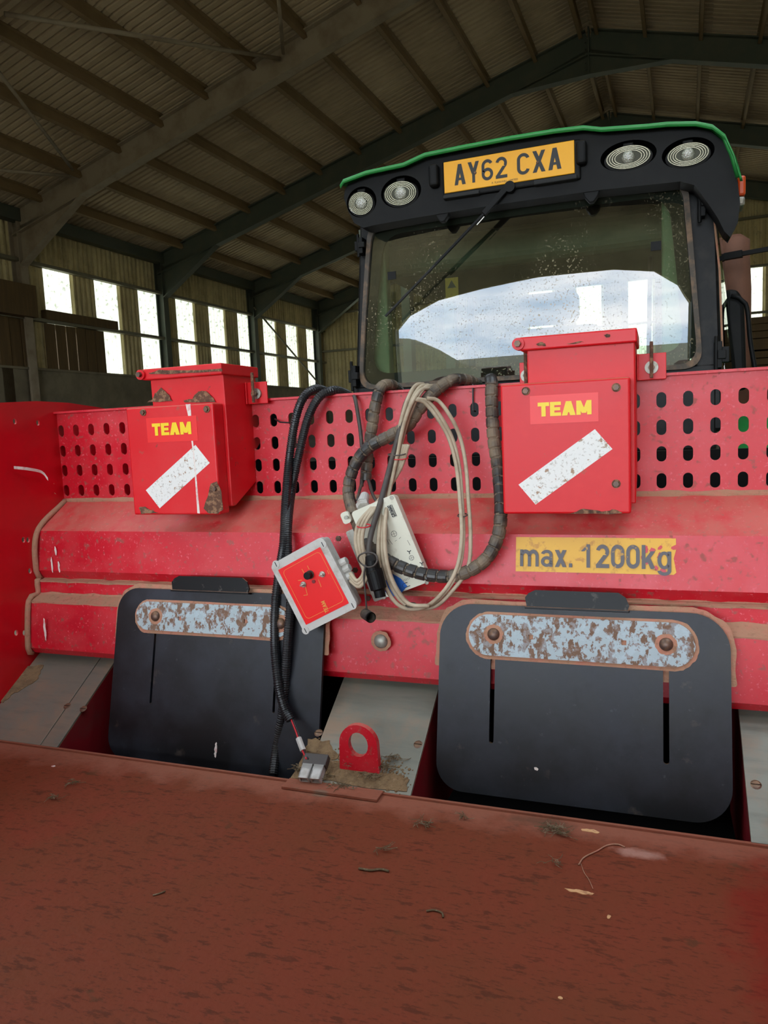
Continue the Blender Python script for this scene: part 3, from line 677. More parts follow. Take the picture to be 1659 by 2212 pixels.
for px, py in ((145,1525),(180,1531),(688,1583),(903,1608),(1633,1695)):
    c = onW(px, py)
    s_ = G().dome(c, wn_, .0085, .0016, 14, 2).build('flush_screw', 'bolt', pl)
    G().obox(c+wn_*.0012-XU*.0075-YU*.0008, XU*.015, YU*.0016, wn_*.0007).build('screw_slot', 'black', s_)
# interior behind the shutters, coloured black for its deep shade
G().box((XA, 1.62, .80), (XB, 1.63, ZTW+.1)).build('inner_back', 'pit_shade', pl)
G().box((XA, YE+.01, .80), (XB, 1.62, .81)).build('inner_trough', 'pit_shade', pl)
G().prism([(XA+.001, YE+.005, ZF-.03), (XA+.001, 1.35, .82), (XA+.001, YE+.005, .82)], (XB-XA-.002, 0, 0)).build('inner_slope', 'pit_shade', pl)
G().box((XA, 1.92, 1.0), (XB, 1.94, 1.57)).build('rear_crossbeam', 'black', pl)
G().box((XA+.01, 1.75, 1.0), (-.92, 1.77, ZT-.004)).build('added_dark_screen', 'pit_shade', pl)  # black sheet added to keep the left guard slots dark
# hopper lower body, chassis and wheels (out of the frame, carries the machine)
G().box((XA, .30, ZF-.32), (XB, 1.16, ZF-.02)).build('hopper_underside', 'redclean', pl)
G().box((XA+.1, .5, .5), (XA+.2, 1.9, .7)).box((XB-.2, .5, .5), (XB-.1, 1.9, .7)).box((XA+.1, 1.5, .5), (XB-.1, 1.6, .8)).box((XA+.1, .6, .5), (XB-.1, .7, .7)).build('chassis', 'redclean', pl)
for x in (XA+.25, XB-.25):
    G().cyl((x-.09, 1.2, .4), (x+.09, 1.2, .4), .4, 32).build('ground_wheel', 'rubber', pl, bevel=.03)

# ---- shutters
n_f = Vector((0, -1, .24)).normalized()           # leans out towards the hopper at the bottom
FP = Vector((0, 1.326, 1.27))
vf = (ZU - n_f*n_f.z).normalized()
n_f = XU.cross(vf)
def onF(px, py, off=0): return onPlane(px, py, FP+n_f*off, n_f)
def F2(px, py):
    q = onF(px, py)-FP; return (q.dot(XU), q.dot(vf))
def shutter(TL, TR, BR, BL, rt, slots, band, bolts, sqs, handle, name_label, wear):
    l = (F2(*TL)[0]+F2(*BL)[0])/2; r = (F2(*TR)[0]+F2(*BR)[0])/2; t = (F2(*TL)[1]+F2(*TR)[1])/2; b = (F2(*BL)[1]+F2(*BR)[1])/2
    W_, H_ = r-l, t-b
    out_ = rrect(W_, H_, (.06, rt, rt, .05), 10, (l+r)/2, (t+b)/2)
    lps = [out_]
    for (x0, y0, y1, wd) in slots:
        a = F2(x0, y0); c = F2(x0, y1); lps.append(slot(wd, a[1]-c[1], (a[0]+c[0])/2, (a[1]+c[1])/2))
    th = .008
    s_ = plate(lps, th, FP, XU, vf).build('shutter', 'flap', pl, bevel=.0008, label=name_label)
    # dust skirt on the sheet behind the top of the plate
    ol = [(p[0]*1, p[1]) for p in rough_outline(rrect(W_+.018, .128, (.005, rt+.006, rt+.006, .005), 6, (l+r)/2, t-.064+.009), .004, 50, 5, 3)]
    plate([ol], .002, FP-n_f*.006, XU, vf).build('dust_deposit', 'dust', s_)
    # blue grey band
    c0, c1 = F2(*band[0]), F2(*band[1]); bw = c1[0]-c0[0]; bh = band[2]; cxx, cyy = (c0[0]+c1[0])/2, (c0[1]+c1[1])/2
    lps = [rrect(bw, bh, bh/2-.0002, 12, cxx, cyy)]
    for q in sqs:
        a = F2(*q); lps.append([(a[0]-.0042, a[1]-.0042), (a[0]+.0042, a[1]-.0042), (a[0]+.0042, a[1]+.0042), (a[0]-.0042, a[1]+.0042)])
    plate(lps, .004, FP+n_f*(th/2+.0025), XU, vf).build('mounting_plate', 'blueplate', s_, bevel=.0006)
    lp = rough_outline(rrect(bw+.012, bh+.012, bh/2+.005, 8, cxx, cyy-.001), .0018, 120, 3, 5)
    plate([lp], .001, FP+n_f*(th/2+.0004), XU, vf).build('dust_deposit', 'dust', s_)
    for q in bolts:
        c = onF(q[0], q[1], th/2+.0045)
        lp = rough_outline(ell(.018, .018, 16), .002, 150, 2, q[0]); plate([lp], .0006, c, XU, vf).build('dust_ring', 'dust', s_)
        G().dome(c, n_f, .0115, .0075, 20, 6).build('dome_bolt', 'bolt', s_, smooth=True)
    # folded grip on the top edge
    h0, h1 = handle; a, b = F2(*h0)[0], F2(*h1)[0]; y0 = t-.004
    k = .02
    O = FP+n_f*.004+vf*y0
    gl = [(a+.004, 0), (b-.004, 0), (b, .012), (b-.006, .026), (b-.018, .034), (a+.018, .034), (a+.006, .028), (a, .02)]
    gg = plate([gl], .004, O+n_f*.010, XU, vf); gg.build('grip', 'blackshut', s_, bevel=.0008)
    G().obox(O+XU*a-n_f*.004, XU*(b-a), n_f*.018, vf*.004).build('grip_flange', 'blackshut', s_, bevel=.0008)
    for (px, py, w_, h_) in wear:
        c = onF(px, py, th/2+.0004); a_ = rough_outline(ell(w_, h_, 12), w_*.8, 200, 2, px)
        plate([a_], .0004, c, XU, vf).build('paint_splash', 'whiteplain', s_)
    return s_
shutter((250,1265),(697,1290),(694,1685),(243,1650), .052, [(333,1362,1520,.0055),(597,1375,1540,.0055)], ((300,1325),(628,1350),.062), [(336,1331),(606,1347)], [(393,1336),(535,1342)], ((380,1262),(547,1262)), 'left black shutter plate', [(466,1620,.003,.016)])
shutter((953,1300),(1578,1330),(1583,1800),(943,1690), .062, [(1064,1400,1605,.0085),(1439,1425,1650,.0095)], ((1015,1366),(1502,1398),.075), [(1066,1370),(1439,1392)], [(1148,1376),(1348,1388)], ((1137,1302),(1360,1310)), 'right black shutter plate', [(1158,1660,.004,.003)])
# lower face bolt between the shutters
c = onY(824,1384,1.336)
lp = rough_outline(ell(.021,.021,16), .002, 120, 2, 3); plate([lp], .001, c+Vector((0,-.003,0)), XU, ZU).build('dust_ring', 'dust', pl)
G().dome(c+Vector((0,-.003,0)), (0,-1,.1), .0145, .009, 20, 6).build('dome_bolt', 'zinc', pl, smooth=True)
# lifting eye
c = onW(776,1660); ctr = onY(776,1606,c.y); zb = c.z-.01
wd = abs(onY(817,1610,c.y).x-onY(736,1610,c.y).x)/2; topz = onY(776,1564,c.y).z; rr = wd
out_ = [(-rr*1.05, 0), (rr*1.05, 0)]+[(rr*math.cos(a), (topz-zb-rr)+rr*math.sin(a)) for a in [PI*i/14 for i in range(15)]]
plate([out_, ell(rr*.52, rr*.62, 18, 0, topz-zb-rr*1.0)], .012, (ctr.x, c.y, zb), XU, ZU).build('lifting_eye', 'red', pl, bevel=.002)

# sticker on the steep face
def onSteep(px, py, off=0):
    (ya, za), (yb, zb) = PR[1], PR[2]; P = Vector((0, ya, za)); nn_ = Vector((0, -(za-zb), -(ya-yb)*-1)).normalized()
    nn_ = Vector((0, -(za-zb), (ya-yb))).normalized()
    return onPlane(px, py, P+nn_*off, nn_), nn_
a, nS = onSteep(1114,1234,.0008); b, _ = onSteep(1461,1242,.0008); c, _ = onSteep(1115,1160,.0008); d, _ = onSteep(1460,1163,.0008)
uS = XU; vS = XU.cross(nS) if XU.cross(nS).z > 0 else -XU.cross(nS)
def S2(p): q = p-a; return (q.dot(uS), q.dot(vS))
A_, B_, C_, D_ = S2(a), S2(b), S2(c), S2(d)
right = [(B_[0]*.985, B_[1]), (B_[0], B_[1]+.004), (B_[0]*.985, D_[1]*.45), (B_[0]*1.0, D_[1]*.7), (D_[0], D_[1])]
st = plate([[A_]+right+[C_]], .0008, a, uS, vS).build('load_sticker', 'label', pl, label='yellow sticker with black lettering')
p0, _ = onSteep(1124,1216,.0014); p1, _ = onSteep(1450,1222,.0014); p2, _ = onSteep(1124,1178,.0014)
p0.z = p1.z = (p0.z+p1.z)/2-.006; p0.y = p1.y = a.y-.0012
um = (p1-p0)
lettering('max.', p0, p0+um*.36, vS*.043, .17, 'sticker_lettering', 'labeltext', st)
lettering('1200kg', p0+um*.42, p1, vS*.043, .17, 'sticker_lettering', 'labeltext', st, gap=.09)
for k in range(9):       # torn flakes over the right end of the sticker
    px = 1385+random.random()*74; py = 1180+random.random()*56; cc, _ = onSteep(px, py, .0022)
    lp = rough_outline(ell(.003+.004*random.random(), .003+.006*random.random(), 7), .003, 250, 2, k)
    plate([lp], .0002, cc, uS, vS).build('torn_flake', 'red', st)
# white splashes, scratches on the planter
for (px, py, Y, w_, h_, m) in ((97,1360,1.339,.003,.028,'whiteplain'),(146,1135,1.43,.004,.006,'whiteplain'),(120,1190,1.392,.003,.012,'whiteplain'),(127,1225,1.388,.003,.014,'whiteplain'),(158,1140,1.40,.002,.014,'whiteplain'),(112,1220,1.388,.0025,.02,'whiteplain')):
    if Y > 1.395 : continue
    cc = onY(px, py, Y-.004); plate([rough_outline(ell(w_, h_, 12), w_*.7, 150, 2, px)], .0004, cc, XU, ZU).build('paint_splash', 'whiteplain', pl)

# ---- soil and plant debris on the middle wedge, kind stuff
def soilpatch(pts, amp, seed):
    P = [onW(*p) for p in pts]; o_ = P[0]; vW = wn_.cross(XU)
    lp = rough_outline([((p-o_).dot(XU), (p-o_).dot(vW)) for p in P], amp, 90, 6, seed)
    plate([lp], .0016, o_+wn_*.0006, XU, vW).build('soil_patch', 'soil', pl)
soilpatch([(664,1622),(720,1640),(790,1668),(860,1672),(884,1690),(876,1712),(632,1676)], .008, 3)
soilpatch([(668,1596),(712,1600),(730,1640),(700,1650),(655,1628)], .006, 6)
soilpatch([(62,1440),(95,1436),(80,1470),(30,1500),(2,1520),(2,1488)], .008, 9)
g = G()
for k in range(500):
    u_ = random.random(); px = 640+u_*240+random.gauss(0,6); py = 1640+40*random.random()+.16*(px-640)-20+random.gauss(0,12)
    if py > 1700+.1*(px-700): continue
    if px < 740-(py-1463)*.507+10: continue
    c = onW(px, py); s_ = .0008+.0014*random.random()**2
    g.dome(c+wn_*.0002, wn_, s_*1.6, s_, 6, 2)
o = g.build('soil_crumbs', 'soil', pl); o['kind'] = 'stuff'
def strawclump(px, py, nst, spread, Z=None, ln=.014):
    g = G()
    for k in range(nst):
        q = (onZ(px, py, ZF+.001) if Z is None else onW(px, py)); q = q+Vector((random.gauss(0,spread), random.gauss(0,spread*.5), .001+random.random()*.005))
        a = random.random()*2*PI; l = ln*(.4+random.random()); m_ = q+Vector((math.cos(a)*l/2, math.sin(a)*l/2, .002)); e = q+Vector((math.cos(a+.4)*l, math.sin(a+.4)*l, random.random()*.003))
        g.tube([q, m_, e], .0005, 4)
    return g
o = strawclump(735,1703,90,.013).build('straw_clump', 'straw'); tag(o, 'clump of dry roots at the lip below the lifting eye', 'plant debris'); o['kind'] = 'stuff'
for (px, py) in ((650,1665),(760,1650),(830,1660),(800,1680),(700,1680),(850,1640)):
    o = strawclump(px, py, 40, .01, 1).build('root_debris', 'straw', pl); o['kind'] = 'stuff'
DEB = [(1195,1797,70,.012,'dark clump of dry roots near the right shutter on the hopper floor'),(915,1783,24,.006,'small root clump on the hopper floor below the mid wedge'),(825,1838,12,.004,'tiny clump of chaff on the hopper floor above the twig'),(160,1695,14,.007,'dark crumb of straw at the left of the hopper floor'),(118,1727,14,.006,'flattened dark straw at far left of the hopper floor'),(1000,1770,12,.005,'tiny chaff clump beside the floor edge at the mid wedge'),(1205,1862+8,10,.006,'few chaff pieces left of the pale web strand')]
for px, py, k, sp, lb in DEB:
    o = strawclump(px, py, k, sp, None, .016).build('straw_clump', 'straw'); tag(o, lb, 'plant debris'); o['kind'] = 'stuff'
def twig(pts, r, name, m, label, cat='plant debris'):
    P = [onZ(x, y, ZF+r+.0004) for x, y in pts]; o = G().tube(smooth_path(P, .003), r, 6).build(name, m, smooth=True); return tag(o, label, cat)
twig([(775,1876),(800,1880),(822,1878),(840,1882)], .0018, 'twig', 'straw', 'dark bent twig lying in the middle of the hopper floor')
twig([(921,1968),(938,1966),(955,1972),(957,1981)], .0014, 'twig', 'straw', 'small hooked twig lower on the hopper floor')
twig([(330,1934),(345,1930),(357,1925)], .0011, 'twig', 'straw', 'thin dark twig on the left part of the hopper floor')
twig([(1255,1866),(1262,1885),(1272,1900),(1281,1920)], .0006, 'web_strand', 'dust', 'pale thin strand hanging down to the pale flake on the floor')
twig([(1250,1868),(1262,1852),(1290,1838),(1312,1826),(1335,1824),(1350,1830)], .0011, 'web_strand', 'dust', 'pale curled strand by the whitish dust patch near the right shutter')
def flake(px, py, w_, h_, m, label, seed=1):
    q = onZ(px, py, ZF+.0004); lp = rough_outline(ell(w_, h_, 12), h_*.9, 120, 3, seed)
    o = plate([lp], .0008, q, XU, YU).build('flake', m); return tag(o, label, 'debris')
mt['paleflake'] = mat('pale straw flake', (206, 160, 112), .8, layers=[((150, 100, 70), 80, .55, .62, .7)])
flake(1252,1926,.021,.004,'paleflake','long pale flake at the foot of the thin strand', 4)
flake(115,1655,.004,.003,'whiteplain','small white fleck near the left end of the hopper floor', 8)
flake(1211,2156,.003,.002,'paleflake','small pale crumb at the lower edge of the picture', 9)
flake(1316,1981,.0022,.0035,'paleflake','small pale fleck below the long flake', 10)
flake(1275,1795,.015,.004,'paleflake','jagged pale splash at the floor edge by the right shutter', 12)

# torn pale tape at the left corner
P = [onX(30,1010,XA+.006), onX(60,1013,XA+.014), onX(90,1020,XA+.010), onX(103,1035,XA+.014)]
g = G(); vs = []
for i, p in enumerate(smooth_path(P, .006)): vs += [p+Vector((0,0,.0035)), p-Vector((0,0,.0035)), p+Vector((.001,0,-.0035)), p+Vector((.001,0,.0035))]
k = len(vs)//4
g.add(vs, [(4*i+j, 4*i+(j+1)%4, 4*i+4+(j+1)%4, 4*i+4+j) for i in range(k-1) for j in range(4)])
tag(g.build('tape_strip', 'whiteplain'), 'torn pale tape strip sticking off the left side panel', 'tape')
g = G()
for k in range(26):
    q = onY(103+random.gauss(0,4), 1040+random.random()*40, 1.47); g.tube([q, q+Vector((random.gauss(0,.01), -.003, random.gauss(0,.012))), q+Vector((random.gauss(0,.012), -.004, -.02*random.random()))], .0008, 4)
o = g.build('fibre_tuft', 'dust'); tag(o, 'frayed dusty fibres in the left corner of the perforated guard', 'fibres'); o['kind'] = 'stuff'

# ================================================================== APPLICATOR BOXES
def onC(px, py, off=0): return onY(px, py, 1.35-off)
def abox(X0, lab, texts, strip, bolts, rusts, drip, earside):
    t = thing('applicator_box', lab, 'metal box', (X0+.11, 1.44, 1.486), group=None)
    x0, x1 = X0, X0+.224
    G().box((x0, 1.35, 1.486), (x1, 1.388, 1.722)).build('front_cover', 'redbox', t, bevel=.004, seg=3)
    hx0, hx1 = X0+.044, X0+.231
    side = [(1.385,1.80),(1.522,1.80),(1.526,1.632),(1.497,1.61),(1.497,1.545),(1.403,1.5),(1.388,1.5),(1.388,1.70)]
    G().prism([(hx0, y, z) for y, z in side], (hx1-hx0, 0, 0)).build('hopper_body', 'redbox', t, bevel=.002)
    G().box((x0+.01, 1.386, 1.492), (hx0+.01, 1.40, 1.71)).build('back_flange', 'redbox', t)
    G().box((hx0-.012, 1.374, 1.782), (hx1+.004, 1.53, 1.806)).build('lid', 'redbox', t, bevel=.0025)
    G().cyl((hx0-.013, 1.368, 1.794), (hx0-.013, 1.385, 1.794), .011, 18).build('pivot_washer', 'redbox', t)
    G().cyl((hx0-.013, 1.360, 1.794), (hx0-.013, 1.39, 1.794), .006, 6).build('pivot_bolt', 'bolt', t)
    # bracket ears standing on the guard
    for s, ex in ((1, hx1), (-1, hx0)):
        if s == -1 and not earside: continue
        a, b = (ex+.001, ex+.052) if s > 0 else (ex-.030, ex-.001)
        e = G().box((a, 1.478, ZT-.01), (b, 1.482, ZT+.038)).box((a if s > 0 else b-.003, 1.47, ZT-.01), ((a+.003) if s > 0 else b, 1.52, ZT+.038)).build('bracket', 'redbox', t, bevel=.0008)
        cx_ = (a+b)/2
        G().cyl((cx_, 1.472, ZT+.012), (cx_, 1.48, ZT+.012), .012, 18).build('washer', 'zinc', e)
        G().cyl((cx_, 1.462, ZT+.012), (cx_, 1.48, ZT+.012), .006, 6).build('bracket_bolt', 'bolt', e)
        G().box((cx_-.003, 1.458, ZT-.008), (cx_+.003, 1.464, ZT+.058)).build('locking_pin', 'rust', e, bevel=.0015)
    for q in bolts:
        c = onC(*q); G().cyl(c+Vector((0,.001,0)), c+Vector((0,-.002,0)), .0075, 16).build('bolt_washer', 'rust', t)
        G().cyl(c, c+Vector((0,-.0065,0)), .0052, 6).build('hex_bolt', 'bolt', t)
    a, b, c, d = [onC(*q, .0005) for q in texts[0]]    # decal: bl br tr tl
    xl, xr, zb, zt = (a.x+d.x)/2, (b.x+c.x)/2, (a.z+b.z)/2, (c.z+d.z)/2
    dc = G().box((xl, 1.3494, zb), (xr, 1.3499, zt)).build('decal', 'decal', t)
    q0, q1, q2 = [onC(*q, .001) for q in texts[1]]; q1.z = q0.z = (q0.z+q1.z)/2; q2.x = q0.x
    lettering('TEAM', q0, q1, q2-q0, .27, 'decal_lettering', 'yellow', dc, gap=.05)
    P = [onC(*q, .0005) for q in strip]
    G().prism(P, (0, .0004, 0)).build('reflective_strip', 'white', t)
    for (pp, Y, seed) in rusts:
        pts = [onY(*q, Y) for q in pp]; o_ = pts[0]
        lp = rough_outline([((p-o_).x, (p-o_).z) for p in pts], .0022, 260, 4, seed)
        plate([lp], .0004, Vector((o_.x, Y-.0004, o_.z)), XU, ZU).build('rust_patch', 'rust', t)
    if drip:
        l = [onC(*q, .0006) for q in drip]; wds = [.006,.0035,.002,.0017,.0022,.003]
        pts = [(p.x-w_, p.z) for p, w_ in zip(l, wds)]+[(p.x+w_, p.z) for p, w_ in reversed(list(zip(l, wds)))]
        lp = rough_outline(pts, .0007, 200, 3, 2); plate([lp], .0003, (0, 1.3496, 0), XU, ZU).build('paint_drip', 'whiteplain', t)
    return t
abox(onY(271,880,1.35).x, 'left dented red metal hopper box with rust patches and white drip', [[(319,955),(428,953),(424,898),(316,903)], [(330,941),(414,938),(330,915)]],
     [(345,1098),(315,1059),(422,961),(453,1000)], [(310,891),(447,884),(465,1056)],
     [([(318,868),(330,862),(335,850),(348,838),(362,850),(372,867)], 1.384, 1), ([(395,866),(415,862),(428,845),(445,845),(462,862),(466,868),(400,870)], 1.384, 5),
      ([(322,806),(345,799),(400,800),(480,796),(481,802),(400,806),(326,809)], 1.373, 9), ([(440,1098),(448,1075),(455,1045),(468,1040),(478,1060),(482,1100),(470,1110),(450,1108)], 1.349, 3), ([(300,1096),(312,1094),(325,1102),(345,1108),(305,1110)], 1.349, 8)],
     [(406,873),(410,900),(415,950),(421,1010),(425,1060),(429,1109)], True)
abox(onY(1080,828,1.35).x, 'right red metal hopper box with clean yellow lettering beside the yellow sticker', [[(1146,915),(1293,912),(1292,850),(1144,853)], [(1162,899),(1278,896),(1162,870)]],
     [(1157,1090),(1120,1047),(1285,927),(1323,970)], [(1136,845),(1331,837),(1331,1045)],
     [([(1158,744),(1170,739),(1178,743),(1180,747),(1160,747)], 1.373, 2), ([(1305,723),(1318,721),(1318,727),(1310,729)], 1.373, 6), ([(1230,1110),(1260,1098),(1300,1104),(1330,1100),(1345,1110)], 1.349, 4), ([(1225,742),(1250,738),(1262,738),(1240,743)], 1.373, 7)],
     None, True)

# ================================================================== HOSES AND CABLES
def ribbed(pts, r, name, m, label, pitch=.0046):
    P = smooth_path(pts, pitch/4)
    o = G().tube(P, r, 12, rf=lambda s, a: r*(1 if (s/pitch) % 1 < .55 else .86)).build(name, m, smooth=False); return tag(o, label, 'hose')
def spiral(pts, r, label, pitch=.021):
    t = thing('spiral_hose', label, 'hose', pts[0])
    P = smooth_path(pts, pitch/9)
    G().tube(P, r, 16, rf=lambda s, a: r*(1+.04*noise.noise(Vector((s*30, a, 0)))) if ((s/pitch+a/(2*PI)*.35) % 1) > .16 else r*.84).build('spiral_wrap', 'wrap', t)
    G().tube(P[::3], r*.88, 12).build('hose_core', 'core', t, smooth=True)
    return t
def PY(l): return [onY(x, y, Y) for x, y, Y in l]
YB = 1.47
ribbed(PY([(752,852,1.56),(722,843,1.49),(690,858,1.465),(665,905,1.46),(645,985,1.46),(630,1060,1.45),(622,1130,1.385),(622,1200,1.355),(628,1290,1.325),(622,1370,1.30),(618,1440,1.29),(610,1540,1.28),(598,1610,1.27),(590,1672,1.24)]), .0098, 'ribbed_conduit', 'conduit', 'black ribbed conduit running down to the dark gap at the floor')
ribbed(PY([(712,848,1.56),(682,840,1.49),(655,860,1.462),(637,912,1.455),(624,1000,1.45),(617,1090,1.41),(613,1170,1.36),(602,1240,1.345),(594,1320,1.32),(594,1400,1.30),(602,1480,1.272),(615,1530,1.262),(628,1556,1.255)]), .0098, 'ribbed_conduit', 'conduit', 'black ribbed conduit ending in red wires and a grey plug')
# wires and plug at its end
wp = thing('wire_plug', 'grey flat plug on red and black wires lying on the middle deflector', 'connector', onW(685,1665))
for k, (dx, m) in enumerate(((0,'redtape'),(4,'ink'))):
    G().tube(smooth_path([onY(628+dx,1552,1.254), onY(641+dx,1585,1.235), onY(648+dx,1610,1.22), onY(662+dx,1640,1.185)], .004), .0018, 6).build('wire', m, wp, smooth=True)
c0, c1 = onY(652,1603,1.225), onY(646,1622,1.222)
G().tube([onY(645,1595,1.226), onY(655,1622,1.21)], .006, 8).build('tape_tag', 'boxgrey', wp)
pc = onW(683,1662)+wn_*.012; du = (onW(712,1668)-onW(668,1664)).normalized(); dv = wn_.cross(du)
dv = dv if dv.y < 0 else -dv
for k in (-1, 1):
    O = pc+du*(k*.0115)-wn_*.009-du*.01
    q = G(); q.obox(O, du*.020, dv*.030, wn_*.003); q.obox(O+wn_*.013, du*.020, dv*.030, wn_*.003); q.obox(O, du*.003, dv*.030, wn_*.016); q.obox(O+du*.017, du*.003, dv*.030, wn_*.016); q.obox(O, du*.02, dv*.012, wn_*.016)
    q.build('plug_socket', 'boxgrey', wp, bevel=.0006)
G().obox(pc-du*.024-dv*.022-wn_*.008, du*.048, dv*.024, wn_*.015).build('plug_body', 'cabledark', wp, bevel=.002)

R1 = .0128
spiral(PY([(1030,830,1.58),(1008,822,1.52),(975,822,1.47),(940,845,1.455),(905,885,1.435),(880,920,1.43),(835,945,1.43),(790,972,1.43),(762,1015,1.43),(753,1065,1.42),(768,1120,1.37),(795,1172,1.34),(845,1215,1.33),(915,1240,1.33),(985,1243,1.335),(1045,1212,1.345),(1075,1160,1.36),(1082,1100,1.38),(1077,1020,1.43),(1067,950,1.455),(1062,870,1.465),(1062,830,1.475),(1060,818,1.49)]), R1, 'long dusty spiral wrapped hose looped over the guard beside the right box')
spiral(PY([(862,845,1.60),(846,832,1.52),(824,836,1.475),(812,870,1.462),(804,920,1.46),(796,970,1.465),(790,1036,1.465)]), .0122, 'short spiral wrapped hose going down behind the big hose loop')
def cable(pts, r, name, m, label, parent=None):
    o = G().tube(smooth_path(PY(pts), .006), r, 8).build(name, m, parent, smooth=True)
    if parent is None: tag(o, label, 'cable')
    return o
cable([(758,852,1.56),(766,858,1.485),(774,900,1.48),(780,945,1.478),(783,1000,1.478),(781,1050,1.45)], .0042, 'thin_cable', 'cabledark', 'thin dark cable hanging from the cab behind the short spiral hose')
wl2 = [(786,1034,1.465),(778,1055,1.44),(772,1080,1.39)]
cable([(795,1034,1.465),(800,1050,1.44),(806,1070,1.41),(815,1085,1.39)], .0035, 'thin_cable', 'cabledark', 'short dark wire from the spiral hose to the cream box')
cable(wl2, .0035, 'thin_cable', 'cabledark', 'short dark wire at the cable gland of the cream box')
# bundle of beige cables
cb = thing('cable_bundle', 'looped bundle of dusty beige cables tied in front of the hoses', 'cable', onY(860,960,1.40))
base = [(925,832,1.47),(905,838,1.44),(885,872,1.405),(868,925,1.40),(852,1000,1.40),(836,1070,1.37),(826,1140,1.325),(828,1210,1.31),(846,1268,1.31),(878,1306,1.315),(925,1308,1.32),(965,1275,1.325),(992,1225,1.335),(1001,1160,1.345),(998,1085,1.385),(992,1010,1.43),(978,950,1.44),(955,905,1.425),(925,868,1.42),(900,862,1.41)]
offs = [(0,0,0),(8,3,.006),(-7,5,-.004),(4,-6,-.009)]
for k, (ox, oy, oy2) in enumerate(offs):
    pp = [(x+ox*(1+.5*math.sin(i*.7+k)), y+oy*math.cos(i*.5+k), Y-.004+oy2) for i, (x, y, Y) in enumerate(base)]
    if k == 1: pp = pp[:12]+[(x+10, y, Y) for x, y, Y in pp[12:]]
    if k >= 3: pp = pp[:9]+([pp[9], pp[10]] if k == 3 else [pp[9]])
    cable(pp, .0041, 'cable', 'cable', None, cb)
for k in range(3):
    pp = [(872+5*k,960,1.395),(858+4*k,1010,1.395),(826+2*k,1070,1.37),(800+5*k,1100,1.33),(776+7*k,1128,1.30+.004*k),(768+7*k,1165,1.29),(776+6*k,1205,1.285),(786+5*k,1235,1.28),(772+3*k,1255+6*k,1.275),(757,1238+8*k,1.285)]
    cable(pp, .0040, 'cable', 'cable', None, cb)
for (px, py, Y, r, m) in ((857,981,1.392,.018,'cabledark'),(999,1113,1.365,.009,'cabledark'),(888,1307,1.31,.010,'cabledark'),(786,1136,1.295,.013,'redtape'),(864,990,1.392,.017,'redtape')):
    c = onY(px, py, Y); P = [c+Vector((math.cos(a)*r, math.sin(a)*.010, .002*math.sin(a))) for a in [2*PI*i/16 for i in range(17)]]
    G().tube(P, .0013, 5).build('cable_tie', m, cb)
# dark cable with round plug and its cap
pc_ = thing('round_connector', 'black round trailer plug hanging on dark cable before cream box', 'connector', onY(813,1245,1.285))
G().tube(smooth_path(PY([(925,838,1.46),(897,842,1.435),(878,870,1.402),(868,910,1.395),(858,950,1.39),(842,1010,1.38),(822,1085,1.33),(805,1140,1.305),(797,1180,1.292),(798,1208,1.287)]), .006), .0056, 10).build('cable', 'cabledark', pc_, smooth=True)
ax = [onY(800,1200,1.288), onY(803,1212,1.286), onY(806,1232,1.284), onY(807,1234,1.284), onY(809,1238,1.284), onY(818,1272,1.281), onY(819,1275,1.281), onY(822,1290,1.280)]
G().tube(ax, [.010,.013,.0145,.0165,.0165,.0155,.011,.0105], 20).build('plug_body', 'black', pc_)
a = [onY(797,1208,1.27)+Vector((.019*math.cos(t), -.006+.004*math.sin(t*2), .014*math.sin(t))) for t in [2*PI*i/20 for i in range(21)]]
G().tube(a, .0017, 6).build('cap_ring', 'cabledark', pc_, smooth=True)
G().tube(smooth_path(PY([(790,1220,1.272),(786,1245,1.272),(789,1280,1.275),(792,1318,1.28)]), .006), .0018, 6).build('cap_strap', 'cabledark', pc_, smooth=True)
g = G(); q0, q1 = onY(789,1326,1.285), onY(801,1334,1.262); g.tube([q0, q1], [.0105,.0105], 18, cap=False); g.tube([q1, q0], [.0085,.0085], 18, cap=False); g.dome(q0, q1-q0, .0105, .002, 18, 2)
g.build('dust_cap', 'wrap', pc_)
# cable tie through the upper right slot
g = G(); q = onY(1022,830,1.493); q2 = onY(1022,886,1.493); g.tube([q+Vector((0,.02,0)), q+Vector((0,-.002,0)), q2, q2+Vector((0,.02,-.002))], .0018, 6)
tag(g.build('cable_tie', 'ink'), 'black cable tie hanging into an upper slot of the guard', 'cable tie')
g = G().tube([onY(594,905,1.493), onY(605,912,1.47), onY(625,913,1.462)], .0018, 6)
tag(g.build('cable_tie', 'ink'), 'black cable tie from a slot to the ribbed conduits', 'cable tie')

# ================================================================== CONTROL BOXES
def boxframe(TL, TR, BR, BL, Y, tilt=0):
    P = [onY(*q, Y) for q in (TL, TR, BR, BL)]; c = sum(P, Vector())/4
    u = ((P[1]-P[0])+(P[2]-P[3]))/2; v = ((P[0]-P[3])+(P[1]-P[2]))/2
    w_, h_ = u.length, v.length; u.normalize(); v = (v-u*v.dot(u)).normalized()
    return c, u, v, w_, h_
c, u, v, w_, h_ = boxframe((583,1217),(697,1162),(773,1307),(658,1373), 1.275)
nb = u.cross(v)
cb1 = thing('control_box', 'light grey control box with red front panel and toggle switches', 'control box', c)
plate([rrect(w_, h_, .010, 5)], .012, c-nb*.006, u, v).build('box_lid', 'boxgrey', cb1, bevel=.0015)
plate([rrect(w_-.004, h_-.004, .009, 5)], .018, c-nb*.021, u, v).build('box_base', 'boxgrey', cb1, bevel=.002)
iw, ih = w_*.80, h_*.80
pn = plate([rrect(iw, ih, .001, 2, -.001, -.001)], .0008, c+nb*.0004, u, v).build('front_panel', 'panelred', cb1)
